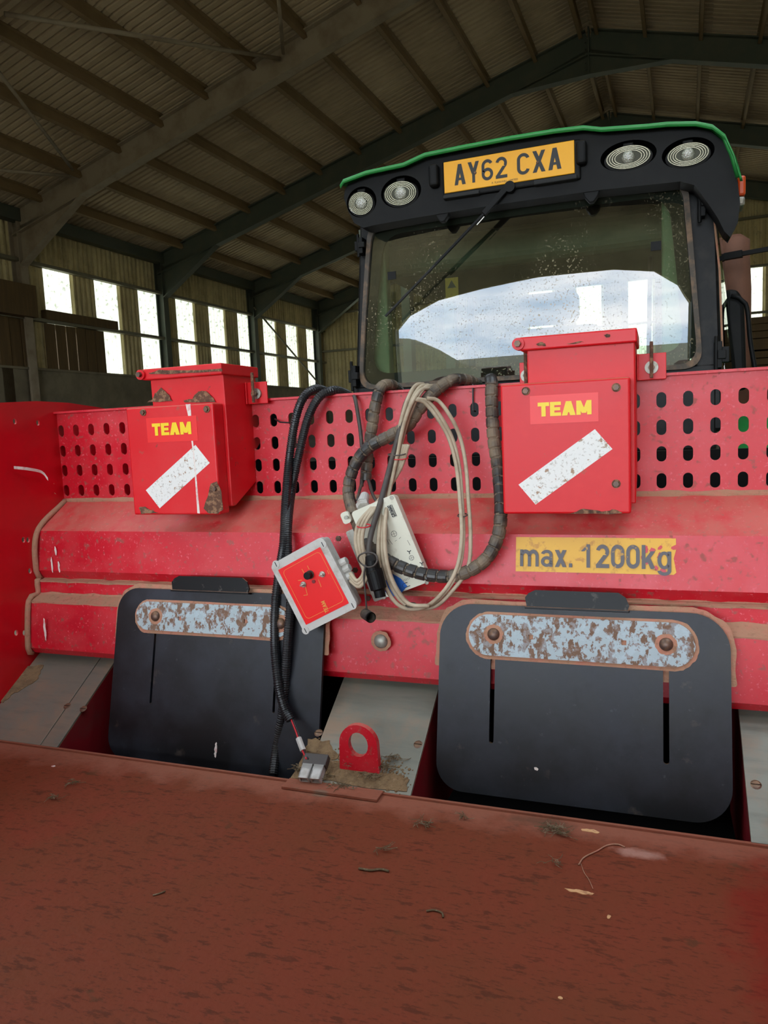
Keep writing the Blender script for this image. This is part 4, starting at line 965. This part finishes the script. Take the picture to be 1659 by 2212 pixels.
lo_, li_ = rrect(iw*.88, ih*.88, .008, 5), rrect(iw*.88-.0012, ih*.88-.0012, .0075, 5)
plate([lo_, li_], .0002, c+nb*.0009, u, v).build('panel_outline', 'gold', pn)
# panel layout in (u, v) fractions; letters read when turned: along the long side
def q_(px, py): p = onPlane(px, py, c+nb*.0008, nb)-c; return p.dot(u), p.dot(v)
for (px, py) in ((596,1219),(697,1176),(762,1308),(660,1362)):
    a = q_(px, py); s_ = G().cyl(c+u*a[0]+v*a[1]-nb*.001, c+u*a[0]+v*a[1]+nb*.0012, .0078, 20).build('lid_screw', 'boxgrey', cb1)
    G().obox(c+u*(a[0]-.0008)+v*(a[1]-.005)+nb*.0012, u*.0016, v*.010, nb*.0004).build('screw_slot', 'ink', s_)
a = q_(670,1241); p = c+u*a[0]+v*a[1]
G().cyl(p, p+nb*.016, .0075, 20).build('rotary_knob', 'black', cb1, bevel=.001); G().cyl(p, p+nb*.004, .0085, 20).build('knob_collar', 'cabledark', cb1)
for (px, py) in ((697,1240),(656,1262)):
    a = q_(px, py); p = c+u*a[0]+v*a[1]; s_ = G().cyl(p, p+nb*.003, .0062, 8).build('toggle_switch', 'chrome', cb1)
    G().cyl(p, p+nb*.006, .0042, 12).build('switch_nut', 'chrome', s_); G().cyl(p, p+nb*.014, .0015, 8, .0022).build('switch_lever', 'chrome', s_)
a = q_(678,1256); p = c+u*a[0]+v*a[1]; G().cyl(p, p+nb*.003, .0036, 12).build('indicator_lamp', 'reddark', cb1)
p0 = q_(711,1321); p1 = q_(701,1297); p2 = q_(700,1325)
f3 = lambda a: c+u*a[0]+v*a[1]+nb*.001
P0, P1 = f3(p0), f3(p1); d_ = (P1-P0); up_ = nb.cross(d_).normalized()*.0085
lettering('TEAM', P0, P1, up_, .2, 'panel_lettering', 'gold', pn, n_off=.0003)
for (px, py, qx, qy) in ((688,1252,694,1268),(644,1254,652,1253),(660,1268,664,1285),(656,1286,664,1285),(707,1232,711,1240),(652,1229,657,1238),(664,1222,668,1230)):
    A, B = f3(q_(px, py)), f3(q_(qx, qy)); G().bar(A, B, .0009, .0003, nb).build('panel_print', 'gold', pn)
for k, (px, py) in enumerate(((735,1218),(742,1232),(748,1248))):
    a = onY(px, py, 1.295); G().tube([a, a+u*.016], [.0095,.0075], 12).build('cable_gland', 'boxgrey', cb1, bevel=.001)
# cream box on a steel plate
c, u, v, w_, h_ = boxframe((764,1100),(852,1071),(927,1252),(828,1298), 1.332)
nb = u.cross(v)
cb2 = thing('control_box', 'long cream control box with blue corner and black symbols', 'control box', c)
plate([rrect(w_, h_, .007, 5)], .010, c-nb*.005, u, v).build('box_lid', 'cream', cb2, bevel=.0012)
plate([rrect(w_-.004, h_-.004, .006, 5)], .014, c-nb*.017, u, v).build('box_base', 'cream', cb2, bevel=.0015)
mp_ = plate([rrect(w_*1.10, h_*.84, .004, 4, -w_*.34, -h_*.09)], .004, c-nb*.026, u, v).build('steel_plate', 'zinc', cb2, bevel=.0008)
def q_(px, py): p = onPlane(px, py, c+nb*.0003, nb)-c; return p.dot(u), p.dot(v)
f3 = lambda a, o=.0004: c+u*a[0]+v*a[1]+nb*o
for (px, py) in ((732,1163),(768,1231),(795,1292)):
    a = onPlane(px, py, c-nb*.024, nb); G().cyl(a, a+nb*.004, .006, 6).build('plate_bolt', 'bolt', mp_)
for (px, py) in ((846,1075),(829,1290),(748,1118),(922,1258)):
    a = q_(px, py); s_ = G().cyl(f3(a, -.001), f3(a, .0012), .004, 12).build('lid_screw', 'zinc', cb2)
A = [f3(q_(*p)) for p in ((822,1268),(846,1238),(866,1250),(880,1266),(868,1280),(845,1291))]
G().prism([p-nb*.0001 for p in A], nb*.0004).build('blue_corner', 'blueprint', cb2)
# brand lettering runs down the long side
P0, P1 = f3(q_(856,1113)), f3(q_(844,1089)); d_ = P1-P0
lettering('GRIMME', f3(q_(856,1115)), f3(q_(844,1090)), f3(q_(848,1118))-f3(q_(856,1115)), .26, 'box_lettering', 'ink', cb2, gap=.08)
G().bar(f3(q_(857,1115)), f3(q_(846,1090)), .0012, .0003, nb).build('lettering_underline', 'ink', cb2)
for (px, py, r) in ((851,1153,.006),(889,1205,.005)):
    a = f3(q_(px, py)); g = plate([ell(r, r, 20), ell(r-.0007, r-.0007, 20)], .0002, a, u, v); g.bar(a-u*r, a+u*r, .0005, .0002, nb); g.bar(a-v*r, a+v*r, .0005, .0002, nb); g.build('printed_symbol', 'ink', cb2)
for (px, py) in ((884,1192),(911,1217)):
    a = f3(q_(px, py)); g = G()
    for k in range(3):
        t = 2*PI*k/3+.3; g.bar(a, a+u*.0045*math.cos(t)+v*.0045*math.sin(t), .0017, .0003, nb)
    g.build('fan_symbol', 'ink', cb2)
g = G(); hook = [(886,1265),(874,1270),(869,1266),(871,1261),(880,1258)]
g.tube([f3(q_(*p)) for p in hook], .0007, 4)
for k in range(5): g.bar(f3(q_(873+3*k,1257-1.4*k)), f3(q_(871+3*k,1252-1.4*k)), .0006, .0003, nb)
g.build('comb_symbol', 'ink', cb2)
for (px, py, qx, qy) in ((862,1164,866,1160),(853,1169,857,1167),(840,1165,848,1176),(880,1167,886,1178),(840,1176,835,1163)):
    G().bar(f3(q_(px, py)), f3(q_(qx, qy)), .0006, .0003, nb).build('printed_symbol', 'ink', cb2)
a = onY(783,1088,1.365); b = onY(788,1070,1.39)
G().tube([onY(785,1096,1.358), a], [.014,.014], 6).build('cable_gland', 'boxgrey', cb2, bevel=.001); G().tube([a, b], [.012,.009], 16).build('gland_nut', 'boxgrey', cb2)
a = onY(748,1118,1.345); plate([rrect(.018,.024,.006,4), ell(.004,.004,12)], .006, a, u, v).build('fixing_lug', 'cream', cb2, bevel=.001)

# ================================================================== THE TRACTOR
TY = 3.05
tr = thing('tractor', 'green tractor with black rear cab roof and yellow number plate behind planter', 'tractor', (-.5, 4.0, 0))
gTL, gTR, gBR, gBL = onY(805,485,TY), onY(1475,392,TY), onY(1510,792,TY), onY(783,832,TY)
TZ = (gTL.z+gTR.z)/2; BZ = (gBL.z+gBR.z)/2
xtl, xtr, xbl, xbr = gTL.x, gTR.x, gBL.x, gBR.x
def quadround(xtl, xtr, xbl, xbr, tz, bz, r, n=8, grow=0):
    P = [Vector((xbr+grow, bz-grow)), Vector((xtr+grow, tz+grow)), Vector((xtl-grow, tz+grow)), Vector((xbl-grow, bz-grow))]; out = []
    for i in range(4):
        a, p, b = P[i-1], P[i], P[(i+1)%4]; da, db = (a-p).normalized(), (b-p).normalized(); s = p+da*r; e = p+db*r
        for k in range(n+1):
            t = k/n; q = s*(1-t)**2+p*2*t*(1-t)+e*t*t; out.append((q.x, q.y))
    return out
GB = .03          # bulge of the pane
xm, xw = (xtl+xtr+xbl+xbr)/4, (xbr-xbl)/2
zm, zw = (TZ+BZ)/2, (TZ-BZ)/2
def bulge(x, z): return -GB*(1-((x-xm)/xw)**2) - .012*(1-((z-zm)/zw)**2)
# glass as a grid, curved both ways
g = G(); nx, nz = 48, 28; vs = []
for j in range(nz+1):
    for i in range(nx+1):
        t = j/nz; xl = xbl*(1-t)+xtl*t; xr = xbr*(1-t)+xtr*t; x = xl+(xr-xl)*i/nx; z = BZ+(TZ-BZ)*t
        x = xl+.004+(xr-xl-.008)*i/nx
        vs.append((x, TY+bulge(x, z)*1.0, z))
g.add(vs, [(j*(nx+1)+i, j*(nx+1)+i+1, (j+1)*(nx+1)+i+1, (j+1)*(nx+1)+i) for j in range(nz) for i in range(nx)])
rw = g.build('rear_window', 'glassrear', tr, smooth=True)
def curved_ring(o_, i_, y0, y1, name, m, par):
    n = len(o_); g = G(); vs = []
    for (x, z) in o_: vs.append((x, y0+bulge(x, z), z))
    for (x, z) in i_: vs.append((x, y0+bulge(x, z), z))
    for (x, z) in o_: vs.append((x, y1+bulge(x, z), z))
    for (x, z) in i_: vs.append((x, y1+bulge(x, z), z))
    fs = []
    for i in range(n):
        j = (i+1) % n; fs += [(i, j, n+j, n+i), (2*n+j, 2*n+i, 3*n+i, 3*n+j), (j, i, 2*n+i, 2*n+j), (n+i, n+j, 3*n+j, 3*n+i)]
    g.add(vs, fs); return g.build(name, m, par)
def densify(l, k=5):
    o = []
    for i in range(len(l)):
        a, b = Vector(l[i]), Vector(l[(i+1)%len(l)]); m = max(1, int((b-a).length/.05))
        for q in range(m): o.append(tuple(a.lerp(b, q/m)))
    return o
def ringpair(go, gi, r):
    a = quadround(xtl, xtr, xbl, xbr, TZ, BZ, r, 8, go); b = quadround(xtl, xtr, xbl, xbr, TZ, BZ, r, 8, gi); oa, ob = [], []
    for i in range(len(a)):
        j = (i+1) % len(a); m = max(1, int((Vector(a[j])-Vector(a[i])).length/.05))
        for q in range(m): oa.append(tuple(Vector(a[i]).lerp(Vector(a[j]), q/m))); ob.append(tuple(Vector(b[i]).lerp(Vector(b[j]), q/m)))
    return oa, ob
o_, i_ = ringpair(.014, -.004, .075); curved_ring(o_, i_, TY-.012, TY+.01, 'window_seal', 'seal', rw)
o_, i_ = ringpair(-.003, -.05, .09); curved_ring(o_, i_, TY+.004, TY+.008, 'window_border', 'rubber', rw)
# two small black squares on the glass
for (px, py) in ((842,593),(1417,528)):
    q = onY(px, py, TY-.05); G().box((q.x-.018, TY+bulge(q.x,q.z)-.004, q.z-.016), (q.x+.018, TY+bulge(q.x,q.z)+.002, q.z+.016)).build('window_clip', 'black', rw)
for (px, py) in ((957,463),(1278,420)):
    q = onY(px, py, TY-.1); s_ = .038
    G().prism([(q.x-s_, TY-.115, q.z+.03), (q.x+s_, TY-.115, q.z+.03), (q.x+s_*.62, TY-.115, q.z-.012), (q.x+s_*.2, TY-.115, q.z-.032), (q.x-s_*.2, TY-.115, q.z-.032), (q.x-s_*.62, TY-.115, q.z-.012)], (0, .03, 0)).build('hinge_tab', 'black', tr, bevel=.004)
# cab body frame: corner posts, sill
fo = [onY(1548,800,TY+.04).x, onY(1500,385,TY+.04).x]
flx = [onY(766,835,TY+.04).x, onY(792,486,TY+.04).x]
def post(xb0, xb1, xt0, xt1, name, y0=TY+.012, y1=TY+.16, z0=BZ-.25, z1=TZ+.05, m='frame'):
    G().prism([(xb0, y0, z0), (xb1, y0, z0), (xt1, y0, z1), (xt0, y0, z1)], (0, y1-y0, 0)).build(name, m, tr, bevel=.012)
post(xbr-.005, fo[0]+.025, xtr-.005, fo[1]+.07, 'corner_post'); post(flx[0]-.005, xbl+.005, flx[1]-.02, xtl+.005, 'corner_post')
G().box((flx[0], TY+.01, BZ-.32), (fo[0], TY+.12, BZ+.004)).build('rear_sill', 'frame', tr, bevel=.01)
G().box((xtl-.02, TY+.0, TZ-.004), (xtr+.02, TY+.14, TZ+.1)).build('top_rail', 'frame', tr)
# hinges on the posts
for (px, py, h_, s_) in ((1520,432,.085,1),(1556,765,.08,1),(776,528,.055,-1),(762,812,.075,-1)):
    q = onY(px, py, TY-.05); g = G()
    g.box((q.x-.018, TY-.035, q.z-h_*.6), (q.x+.008, TY+.02, q.z+h_*.6)); g.box((q.x+(.006 if s_ > 0 else -.03), TY-.03, q.z-h_*.35), (q.x+(.032 if s_ > 0 else -.006), TY+.02, q.z+h_*.35))
    g.box((q.x-.008, TY-.045, q.z-h_*.2), (q.x+.02, TY-.02, q.z+h_*.2)); g.cyl((q.x-.012, TY-.03, q.z-h_*.85), (q.x-.012, TY-.03, q.z+h_*.85), .007, 10)
    g.build('window_hinge', 'black', tr, bevel=.004)
# roof: green shell above, black underside moulding
def rp(px, py, Y): q = onY(px, py, Y); return (q.x, q.z)
RY = 2.93
rim = [(745,410),(752,398),(800,380),(880,363),(925,342),(1000,327),(1100,308),(1200,292),(1262,285),(1300,289),(1400,282),(1440,278),(1500,277),(1535,284),(1562,305),(1580,345),(1594,395)]
topc = [rp(x, y, RY) for x, y in rim]
lowr = [(1599,440),(1594,480),(1577,512),(1565,500),(1550,470),(1530,440),(1500,400),(1470,392),(1300,410),(1100,438),(900,470),(810,486),(785,492),(765,482),(752,455),(743,428)]
low = [rp(x, y, RY) for x, y in lowr]
outline = topc+low
lamps = [((781,442),.056,.047),((866,420),.073,.048),((1357,342),.083,.041),((1486,336),.074,.040)]
loops = [outline]
LC = []
for (px, py), rx, rz in lamps:
    q = onY(px, py-4, RY); LC.append((q, rx, rz)); loops.append(ell(rx*1.16, rz*1.28, 32, q.x, q.z+rz*.06))
plate(loops, .10, (0, RY+.05, 0), XU, ZU).build('roof_moulding', 'black', tr, bevel=.014, seg=3)
# roof body behind the moulding
body = [(x, z) for x, z in topc]; 
G().prism([(x*1.0, RY+.1, z-.012) for x, z in topc]+[(topc[-1][0]-.02, RY+.1, TZ+.02), (topc[0][0]+.02, RY+.1, TZ+.02)], (0, 1.55, 0)).build('roof_body', 'black', tr)
n = len(topc); g = G(); vs = []
for (dy, gx, dz) in ((-.03, .004, .012), (-.03, .002, .0), (.02, 0, .004)): pass
vs = []
ctr = Vector((sum(p[0] for p in topc)/n, TZ+.05))
for (yy, k, dz) in ((RY-.035, 1.006, -.006), (RY-.04, 1.006, .009), (RY-.01, 1.007, .018), (RY+.35, 1.0, .06), (RY+1.3, .98, .06), (RY+1.68, .9, -.02)):
    for x, z in topc:
        vs.append((ctr.x+(x-ctr.x)*k, yy, z+dz))
g.add(vs, [(j*n+i, j*n+i+1, (j+1)*n+i+1, (j+1)*n+i) for j in range(5) for i in range(n-1)])
o = g.build('roof_shell', 'green', tr, smooth=True); md = o.modifiers.new('s', 'SOLIDIFY'); md.thickness = .012; md.offset = -1
# bowls and lamps
for (q, rx, rz) in LC:
    g = G(); vs = []; n = 28; m = 6
    for i in range(m+1):
        t = i/m*PI/2
        for j in range(n):
            a = 2*PI*j/n; vs.append((q.x+rx*1.17*math.cos(a)*math.cos(t), RY+.02+.085*math.sin(t), q.z+rz*.06+rz*1.29*math.sin(a)*math.cos(t)))
    g.add(vs, [(i*n+j, i*n+(j+1)%n, (i+1)*n+(j+1)%n, (i+1)*n+j) for i in range(m) for j in range(n)])
    g.build('lamp_recess', 'black', tr, smooth=True)
    c = Vector((q.x, RY-.005, q.z-.004)); tl = Vector((0, -1, -.25)).normalized(); v_ = (ZU-tl*tl.z).normalized(); u_ = v_.cross(-tl) if v_.cross(-tl).x > 0 else -v_.cross(-tl)
    lm = plate([ell(rx, rz, 32)], .03, c+Vector((0,.02,0)), u_, v_).build('work_lamp', 'black', tr, bevel=.005)
    g = G(); vs = []
    for i in range(7):
        t = i/6*PI/2
        for j in range(32):
            a = 2*PI*j/32; w__ = math.cos(t)*.9; vs.append(c+Vector((0,.004,0))+u_*rx*w__*math.cos(a)+v_*rz*w__*math.sin(a)-tl*(-.002)-(-tl)*(-.0)+(-tl)*(.014*math.sin(t)))
    g.add(vs, [(i*32+j, i*32+(j+1)%32, (i+1)*32+(j+1)%32, (i+1)*32+j) for i in range(6) for j in range(32)])
    g.build('reflector', 'lens', lm, smooth=True)
    # fluted rings of the lens
    g = G()
    for k in range(4):
        s_ = .88-.11*k; P = [c+tl*.001+u_*rx*s_*math.cos(a)+v_*rz*s_*math.sin(a) for a in [2*PI*i/36 for i in range(37)]]; g.tube(P, .0016, 5)
    g.build('lens_flute', 'chrome', lm)
    g = G(); g.dome(c+tl*.0, tl, rz*.55, .010, 20, 5); g.build('lamp_bulb', 'bulb', lm, smooth=True)
    plate([ell(rx*.93, rz*.93, 32)], .002, c+tl*.008, u_, v_).build('lens_cover', 'clear', lm)
    G().box((q.x-.018, RY-.0, q.z+rz*.85), (q.x+.018, RY+.05, q.z+rz*1.18)).build('lamp_bracket', 'black', lm, bevel=.004)
# number plate
a, b = onY(961,421,RY-.02), onY(1241,371,RY-.02); t_ = onY(1241,303,RY-.02); t2 = onY(957,350,RY-.02)
xl, xr = (a.x+t2.x)/2, (b.x+t_.x)/2; zb, zt = (a.z+b.z)/2, (t_.z+t2.z)/2
G().box((xl-.008, RY-.016, zb-.02), (xr+.02, RY+.01, zt+.004)).build('plate_backing', 'black', tr, bevel=.006)
np_ = G().box((xl, RY-.021, zb), (xr, RY-.016, zt)).build('number_plate', 'plateyellow', tr, bevel=.003, label='yellow number plate with black characters')
hh = zt-zb; ww = xr-xl
lettering('AY62', (xl+ww*.085, RY-.0212, zb+hh*.2), (xl+ww*.50, RY-.0212, zb+hh*.2), (0, 0, hh*.66), .15, 'plate_lettering', 'ink', np_, widths=.60, gap=.13)
lettering('CXA', (xl+ww*.575, RY-.0212, zb+hh*.2), (xl+ww*.905, RY-.0212, zb+hh*.2), (0, 0, hh*.66), .15, 'plate_lettering', 'ink', np_, widths=.60, gap=.13)
textfit('P. TUCKWELL LIMITED', (xl+ww*.38, RY-.0215, zb+hh*.06), (xl+ww*.58, RY-.0215, zb+hh*.06), (xl+ww*.38, RY-.0215, zb+hh*.12), 'plate_small_print', 'ink', np_)
for fx in (.25, .73): G().dome((xl+ww*fx, RY-.021, zb+hh*.5), (0,-1,0), .006, .003, 12, 3).build('plate_screw', 'bolt', np_)
for (px, py) in ((937,380),(1256,330)):
    q = onY(px, py, RY-.02); G().box((q.x-.019, RY-.035, q.z-.042), (q.x+.019, RY+.01, q.z+.042)).build('plate_lamp', 'black', tr, bevel=.012, seg=3)
for (x0, x1, dz) in ((xl-.004, xl+ww*.28, -.008), (xl+ww*.70, xr+.008, -.006)):
    G().box((x0, RY-.03, zb-.022), (x1, RY+.02, zb+dz)).build('plate_bracket', 'rubber', tr, bevel=.003)
# wiper
wpp = G(); A = onY(1098,408,RY+.0); B = onY(1045,462,TY-.135); Cc = onY(940,572,TY-.135); D_ = onY(833,683,TY-.115)
wob = wpp.bar(A+Vector((0,-.02,0)), B, .022, .014, (0,-1,0)).bar(B, Cc, .010, .008, (0,-1,0)).build('wiper_arm', 'black', tr, bevel=.002)
G().bar(onY(1043,466,TY-.125), D_, .007, .012, (0,-1,0)).build('wiper_blade', 'rubber', wob)
G().bar(onY(1046,468,TY-.142), onY(1030,486,TY-.142), .003, .002, (0,-1,0)).build('wiper_clip', 'chrome', wob)
G().cyl(A+Vector((.01,.02,0)), A+Vector((.01,-.03,0)), .02, 16).build('wiper_hub', 'black', wob)
# side glass, side post with dust line, right side of the roof
sg = [onX(1534,490,fo[1]+.06), ]
G().prism([(fo[1]+.062, TY+.10, TZ-.01), (fo[0]+.03, TY+.10, BZ-.02), (fo[0]+.115, TY+.6, BZ-.02), (fo[1]+.12, TY+.6, TZ+.01)], (.004, .0, 0)).build('side_window', 'glassside', tr)
G().tube([(fo[1]+.055, TY+.005, TZ-.05), ((fo[0]+fo[1])/2+.045, TY+.005, (TZ+BZ)/2), (fo[0]+.018, TY+.005, BZ+.03)], .004, 6).build('dust_line', 'dust', tr)
G().box((fo[1]+.06, RY+.1, TZ-.08), (fo[1]+.15, TY+.28, TZ+.04)).build('side_cover', 'black', tr, bevel=.03, seg=3)
q = onY(1597,420,RY+.2); G().box((q.x-.015, RY+.1, q.z-.03), (q.x+.012, RY+.22, q.z+.04)).build('marker_lamp', 'amber', tr, bevel=.008)
G().box((q.x-.015, RY+.1, q.z-.065), (q.x+.010, RY+.2, q.z-.032)).build('marker_lamp_base', 'zinc', tr, bevel=.008)
# far end of the cab: front screen posts, headlining, seat, wheel, console
Yf = TY+1.45
G().box((flx[0]+.04, Yf, BZ-.1), (flx[0]+.1, Yf+.07, TZ+.06)).box((fo[0]-.12, Yf, BZ-.1), (fo[0]-.06, Yf+.07, TZ+.06)).build('front_post', 'inner', tr)
G().box((flx[0]+.02, TY+.16, TZ+.02), (fo[0]-.02, Yf+.1, TZ+.04)).build('headlining', 'inner', tr)
G().box((flx[0]+.04, TY+.3, TZ-.16), (fo[0]-.05, TY+1.1, TZ+.01)).build('roof_console', 'inner', tr, bevel=.05, seg=4)
for x in (flx[0]+.015, fo[0]-.06): 
    G().box((x, TY+.14, BZ-.3), (x+.045, TY+.19, TZ+.03)).box((x, TY+.7, BZ-.3), (x+.045, TY+.77, TZ+.03)).build('inner_post', 'inner', tr)
G().box((xbl+.02, TY+.03, BZ+.0), (xbl+.12, TY+.09, TZ-.05)).box((xbr-.13, TY+.03, BZ+.0), (xbr-.03, TY+.09, TZ-.02)).build('window_inner_trim', 'pale', tr, bevel=.01)
g = G(); sx = (xbl+xbr)/2+.05
G().box((sx-.25, TY+.55, BZ-.35), (sx+.25, TY+.68, BZ+.26)).build('seat_backrest', 'seat', tr, bevel=.06, seg=4)
G().box((sx-.14, TY+.56, BZ+.27), (sx+.14, TY+.66, BZ+.42)).build('headrest', 'seat', tr, bevel=.04, seg=4)
G().box((sx-.27, TY+.6, BZ-.5), (sx+.27, TY+1.1, BZ-.35)).build('seat_cushion', 'seat', tr, bevel=.05)
P = [Vector((sx+.19*math.cos(a), Yf-.25+.08*math.sin(a), BZ+.02+.17*math.sin(a))) for a in [2*PI*i/30 for i in range(31)]]
G().tube(P, .014, 8).bar((sx, Yf-.25, BZ+.02), (sx, Yf-.05, BZ-.4), .06, .06).build('steering_wheel', 'black', tr)
q = onY(976,622,TY+.3); G().box((q.x-.03, TY+.3, q.z-.045), (q.x+.03, TY+.302, q.z+.045)).build('warning_label', 'label', tr)
G().prism([(q.x-.02, TY+.298, q.z+.0), (q.x+.02, TY+.298, q.z+.0), (q.x, TY+.298, q.z+.034)], (0, .001, 0)).build('warning_triangle', 'ink', tr)
q = onY(1400,600,TY+.5); G().tube([(q.x, TY+.5, BZ), (q.x+.01, TY+.5, TZ-.1)], .01, 8).build('grab_pole', 'black', tr)
q = onY(1367,555,Yf+.3); G().box((q.x-.07, Yf+.4, q.z-.1), (q.x+.09, Yf+.44, q.z+.06)).build('mirror', 'black', tr, bevel=.02)
G().box((q.x-.055, Yf+.395, q.z-.085), (q.x+.075, Yf+.40, q.z+.045)).build('mirror_glass', 'chrome', tr)
# body below the glass: fenders, axle housing, wheels, bonnet
cxm = (flx[0]+fo[0])/2
G().box((flx[0]-.02, TY+.13, .9), (fo[0]+.02, Yf+.1, BZ-.2)).build('cab_base', 'core', tr, bevel=.04)
G().box((cxm-.35, TY-.1, .7), (cxm+.35, Yf+.2, 1.35)).build('rear_axle_housing', 'black', tr, bevel=.05)
G().box((cxm-.38, Yf+.15, 1.0), (cxm+.38, Yf+1.9, BZ-.12)).build('bonnet', 'green', tr, bevel=.1, seg=4)
for s, xw_ in ((-1, flx[0]-.32), (1, fo[0]+.32)):
    w0 = xw_-.25; yc = TY+.55
    g = G().cyl((w0, yc, .8), (w0+.5, yc, .8), .78, 40); 
    for k in range(28):
        a = 2*PI*k/28; p = Vector((w0+.02, yc+.79*math.cos(a), .8+.79*math.sin(a))); p2 = Vector((w0+.26, yc+.79*math.cos(a+.12), .8+.79*math.sin(a+.12))); g.bar(p, p2, .05, .05, Vector((0, math.cos(a), math.sin(a))))
        a += .1; p = Vector((w0+.48, yc+.79*math.cos(a), .8+.79*math.sin(a))); p2 = Vector((w0+.24, yc+.79*math.cos(a+.12), .8+.79*math.sin(a+.12))); g.bar(p, p2, .05, .05, Vector((0, math.cos(a), math.sin(a))))
    g.build('rear_wheel', 'rubber', tr)
    g = G().cyl((w0-.01 if s < 0 else w0+.4, yc, .8), (w0+.1 if s < 0 else w0+.51, yc, .8), .42, 30).build('wheel_rim', 'label', tr)
    vs = []
    for k in range(13):
        a = PI*.12+PI*.76*k/12; vs += [(w0-.02, yc-.86*math.cos(a), .8+.86*math.sin(a)), (w0+.5, yc-.86*math.cos(a), .8+.86*math.sin(a))]
    g = G().add(vs, [(2*k, 2*k+1, 2*k+3, 2*k+2) for k in range(12)]); o = g.build('fender', 'black' if s < 0 else 'green', tr, smooth=True); md = o.modifiers.new('s', 'SOLIDIFY'); md.thickness = .015
    g = G().cyl((cxm+s*.35, Yf+1.5, .55), (cxm+s*.85, Yf+1.5, .55), .55, 32).build('front_wheel', 'rubber', tr, bevel=.05)
G().cyl((cxm-.9, TY+.55, .8), (cxm+.9, TY+.55, .8), .12, 16).build('axle', 'black', tr)
# exhaust, door mirror arm and mirror on the right
q = onY(1585,520,Yf+.35); qt = q
G().tube([(q.x+.02, Yf+.35, BZ-.3), (q.x+.02, Yf+.35, q.z-.28), (q.x-.0, Yf+.35, q.z-.1), (q.x+.01, Yf+.35, q.z), (q.x+.01, Yf+.35, q.z+.03)], [.075,.075,.085,.075,.03], 20).build('exhaust_stack', 'stack', tr, smooth=True)
a = onY(1560,556,Yf+.0); b = onY(1659,538,Yf-.05); d = (b-a); G().bar(a, a+d*.45, .035, .035).bar(a+d*.4, a+d*2.2, .022, .022).build('mirror_arm', 'black', tr)
m1 = onY(1592,700,TY+.75); G().prism([(m1.x-.05, TY+.74, m1.z-.3), (m1.x+.045, TY+.74, m1.z-.3), (m1.x+.03, TY+.74, m1.z+.1), (m1.x, TY+.74, m1.z+.155), (m1.x-.05, TY+.74, m1.z+.16)], (0, .05, 0)).build('side_guard', 'black', tr, bevel=.02, seg=3)
G().tube(smooth_path([(m1.x-.03, TY+.7, m1.z+.12), (m1.x+.03, TY+.7, m1.z+.08), (m1.x+.05, TY+.68, m1.z-.1), (m1.x+.085, TY+.66, m1.z-.32)], .03), .010, 8).build('grab_rail', 'black', tr, smooth=True)

# ================================================================== stacked boxes far behind on the right
ORD = ['at the ground', 'second from the ground', 'in the middle', 'second from the top', 'at the top']
for i in range(3):
    for j in range(5):
        x0 = .9+i*1.25; y0 = 19.5; z0 = j*.78
        t = thing('potato_crate', 'dark timber crate %s of the %s stack by the far window' % (ORD[j], ['left', 'middle', 'right'][i]), 'crate', BW(x0+.6, y0+.6, z0), 'stacked timber crates at the far right')
        for k in range(4): G(BT).box((x0, y0, z0+.1+k*.165), (x0+1.2, y0+.03, z0+.1+k*.165+.145)).build('slat', 'board', t)
        G(BT).box((x0, y0+.03, z0), (x0+.1, y0+1.2, z0+.76)).box((x0+1.1, y0+.03, z0), (x0+1.2, y0+1.2, z0+.76)).box((x0, y0+1.15, z0+.1), (x0+1.2, y0+1.2, z0+.76)).box((x0, y0, z0), (x0+1.2, y0+1.2, z0+.1)).build('crate_body', 'board', t)
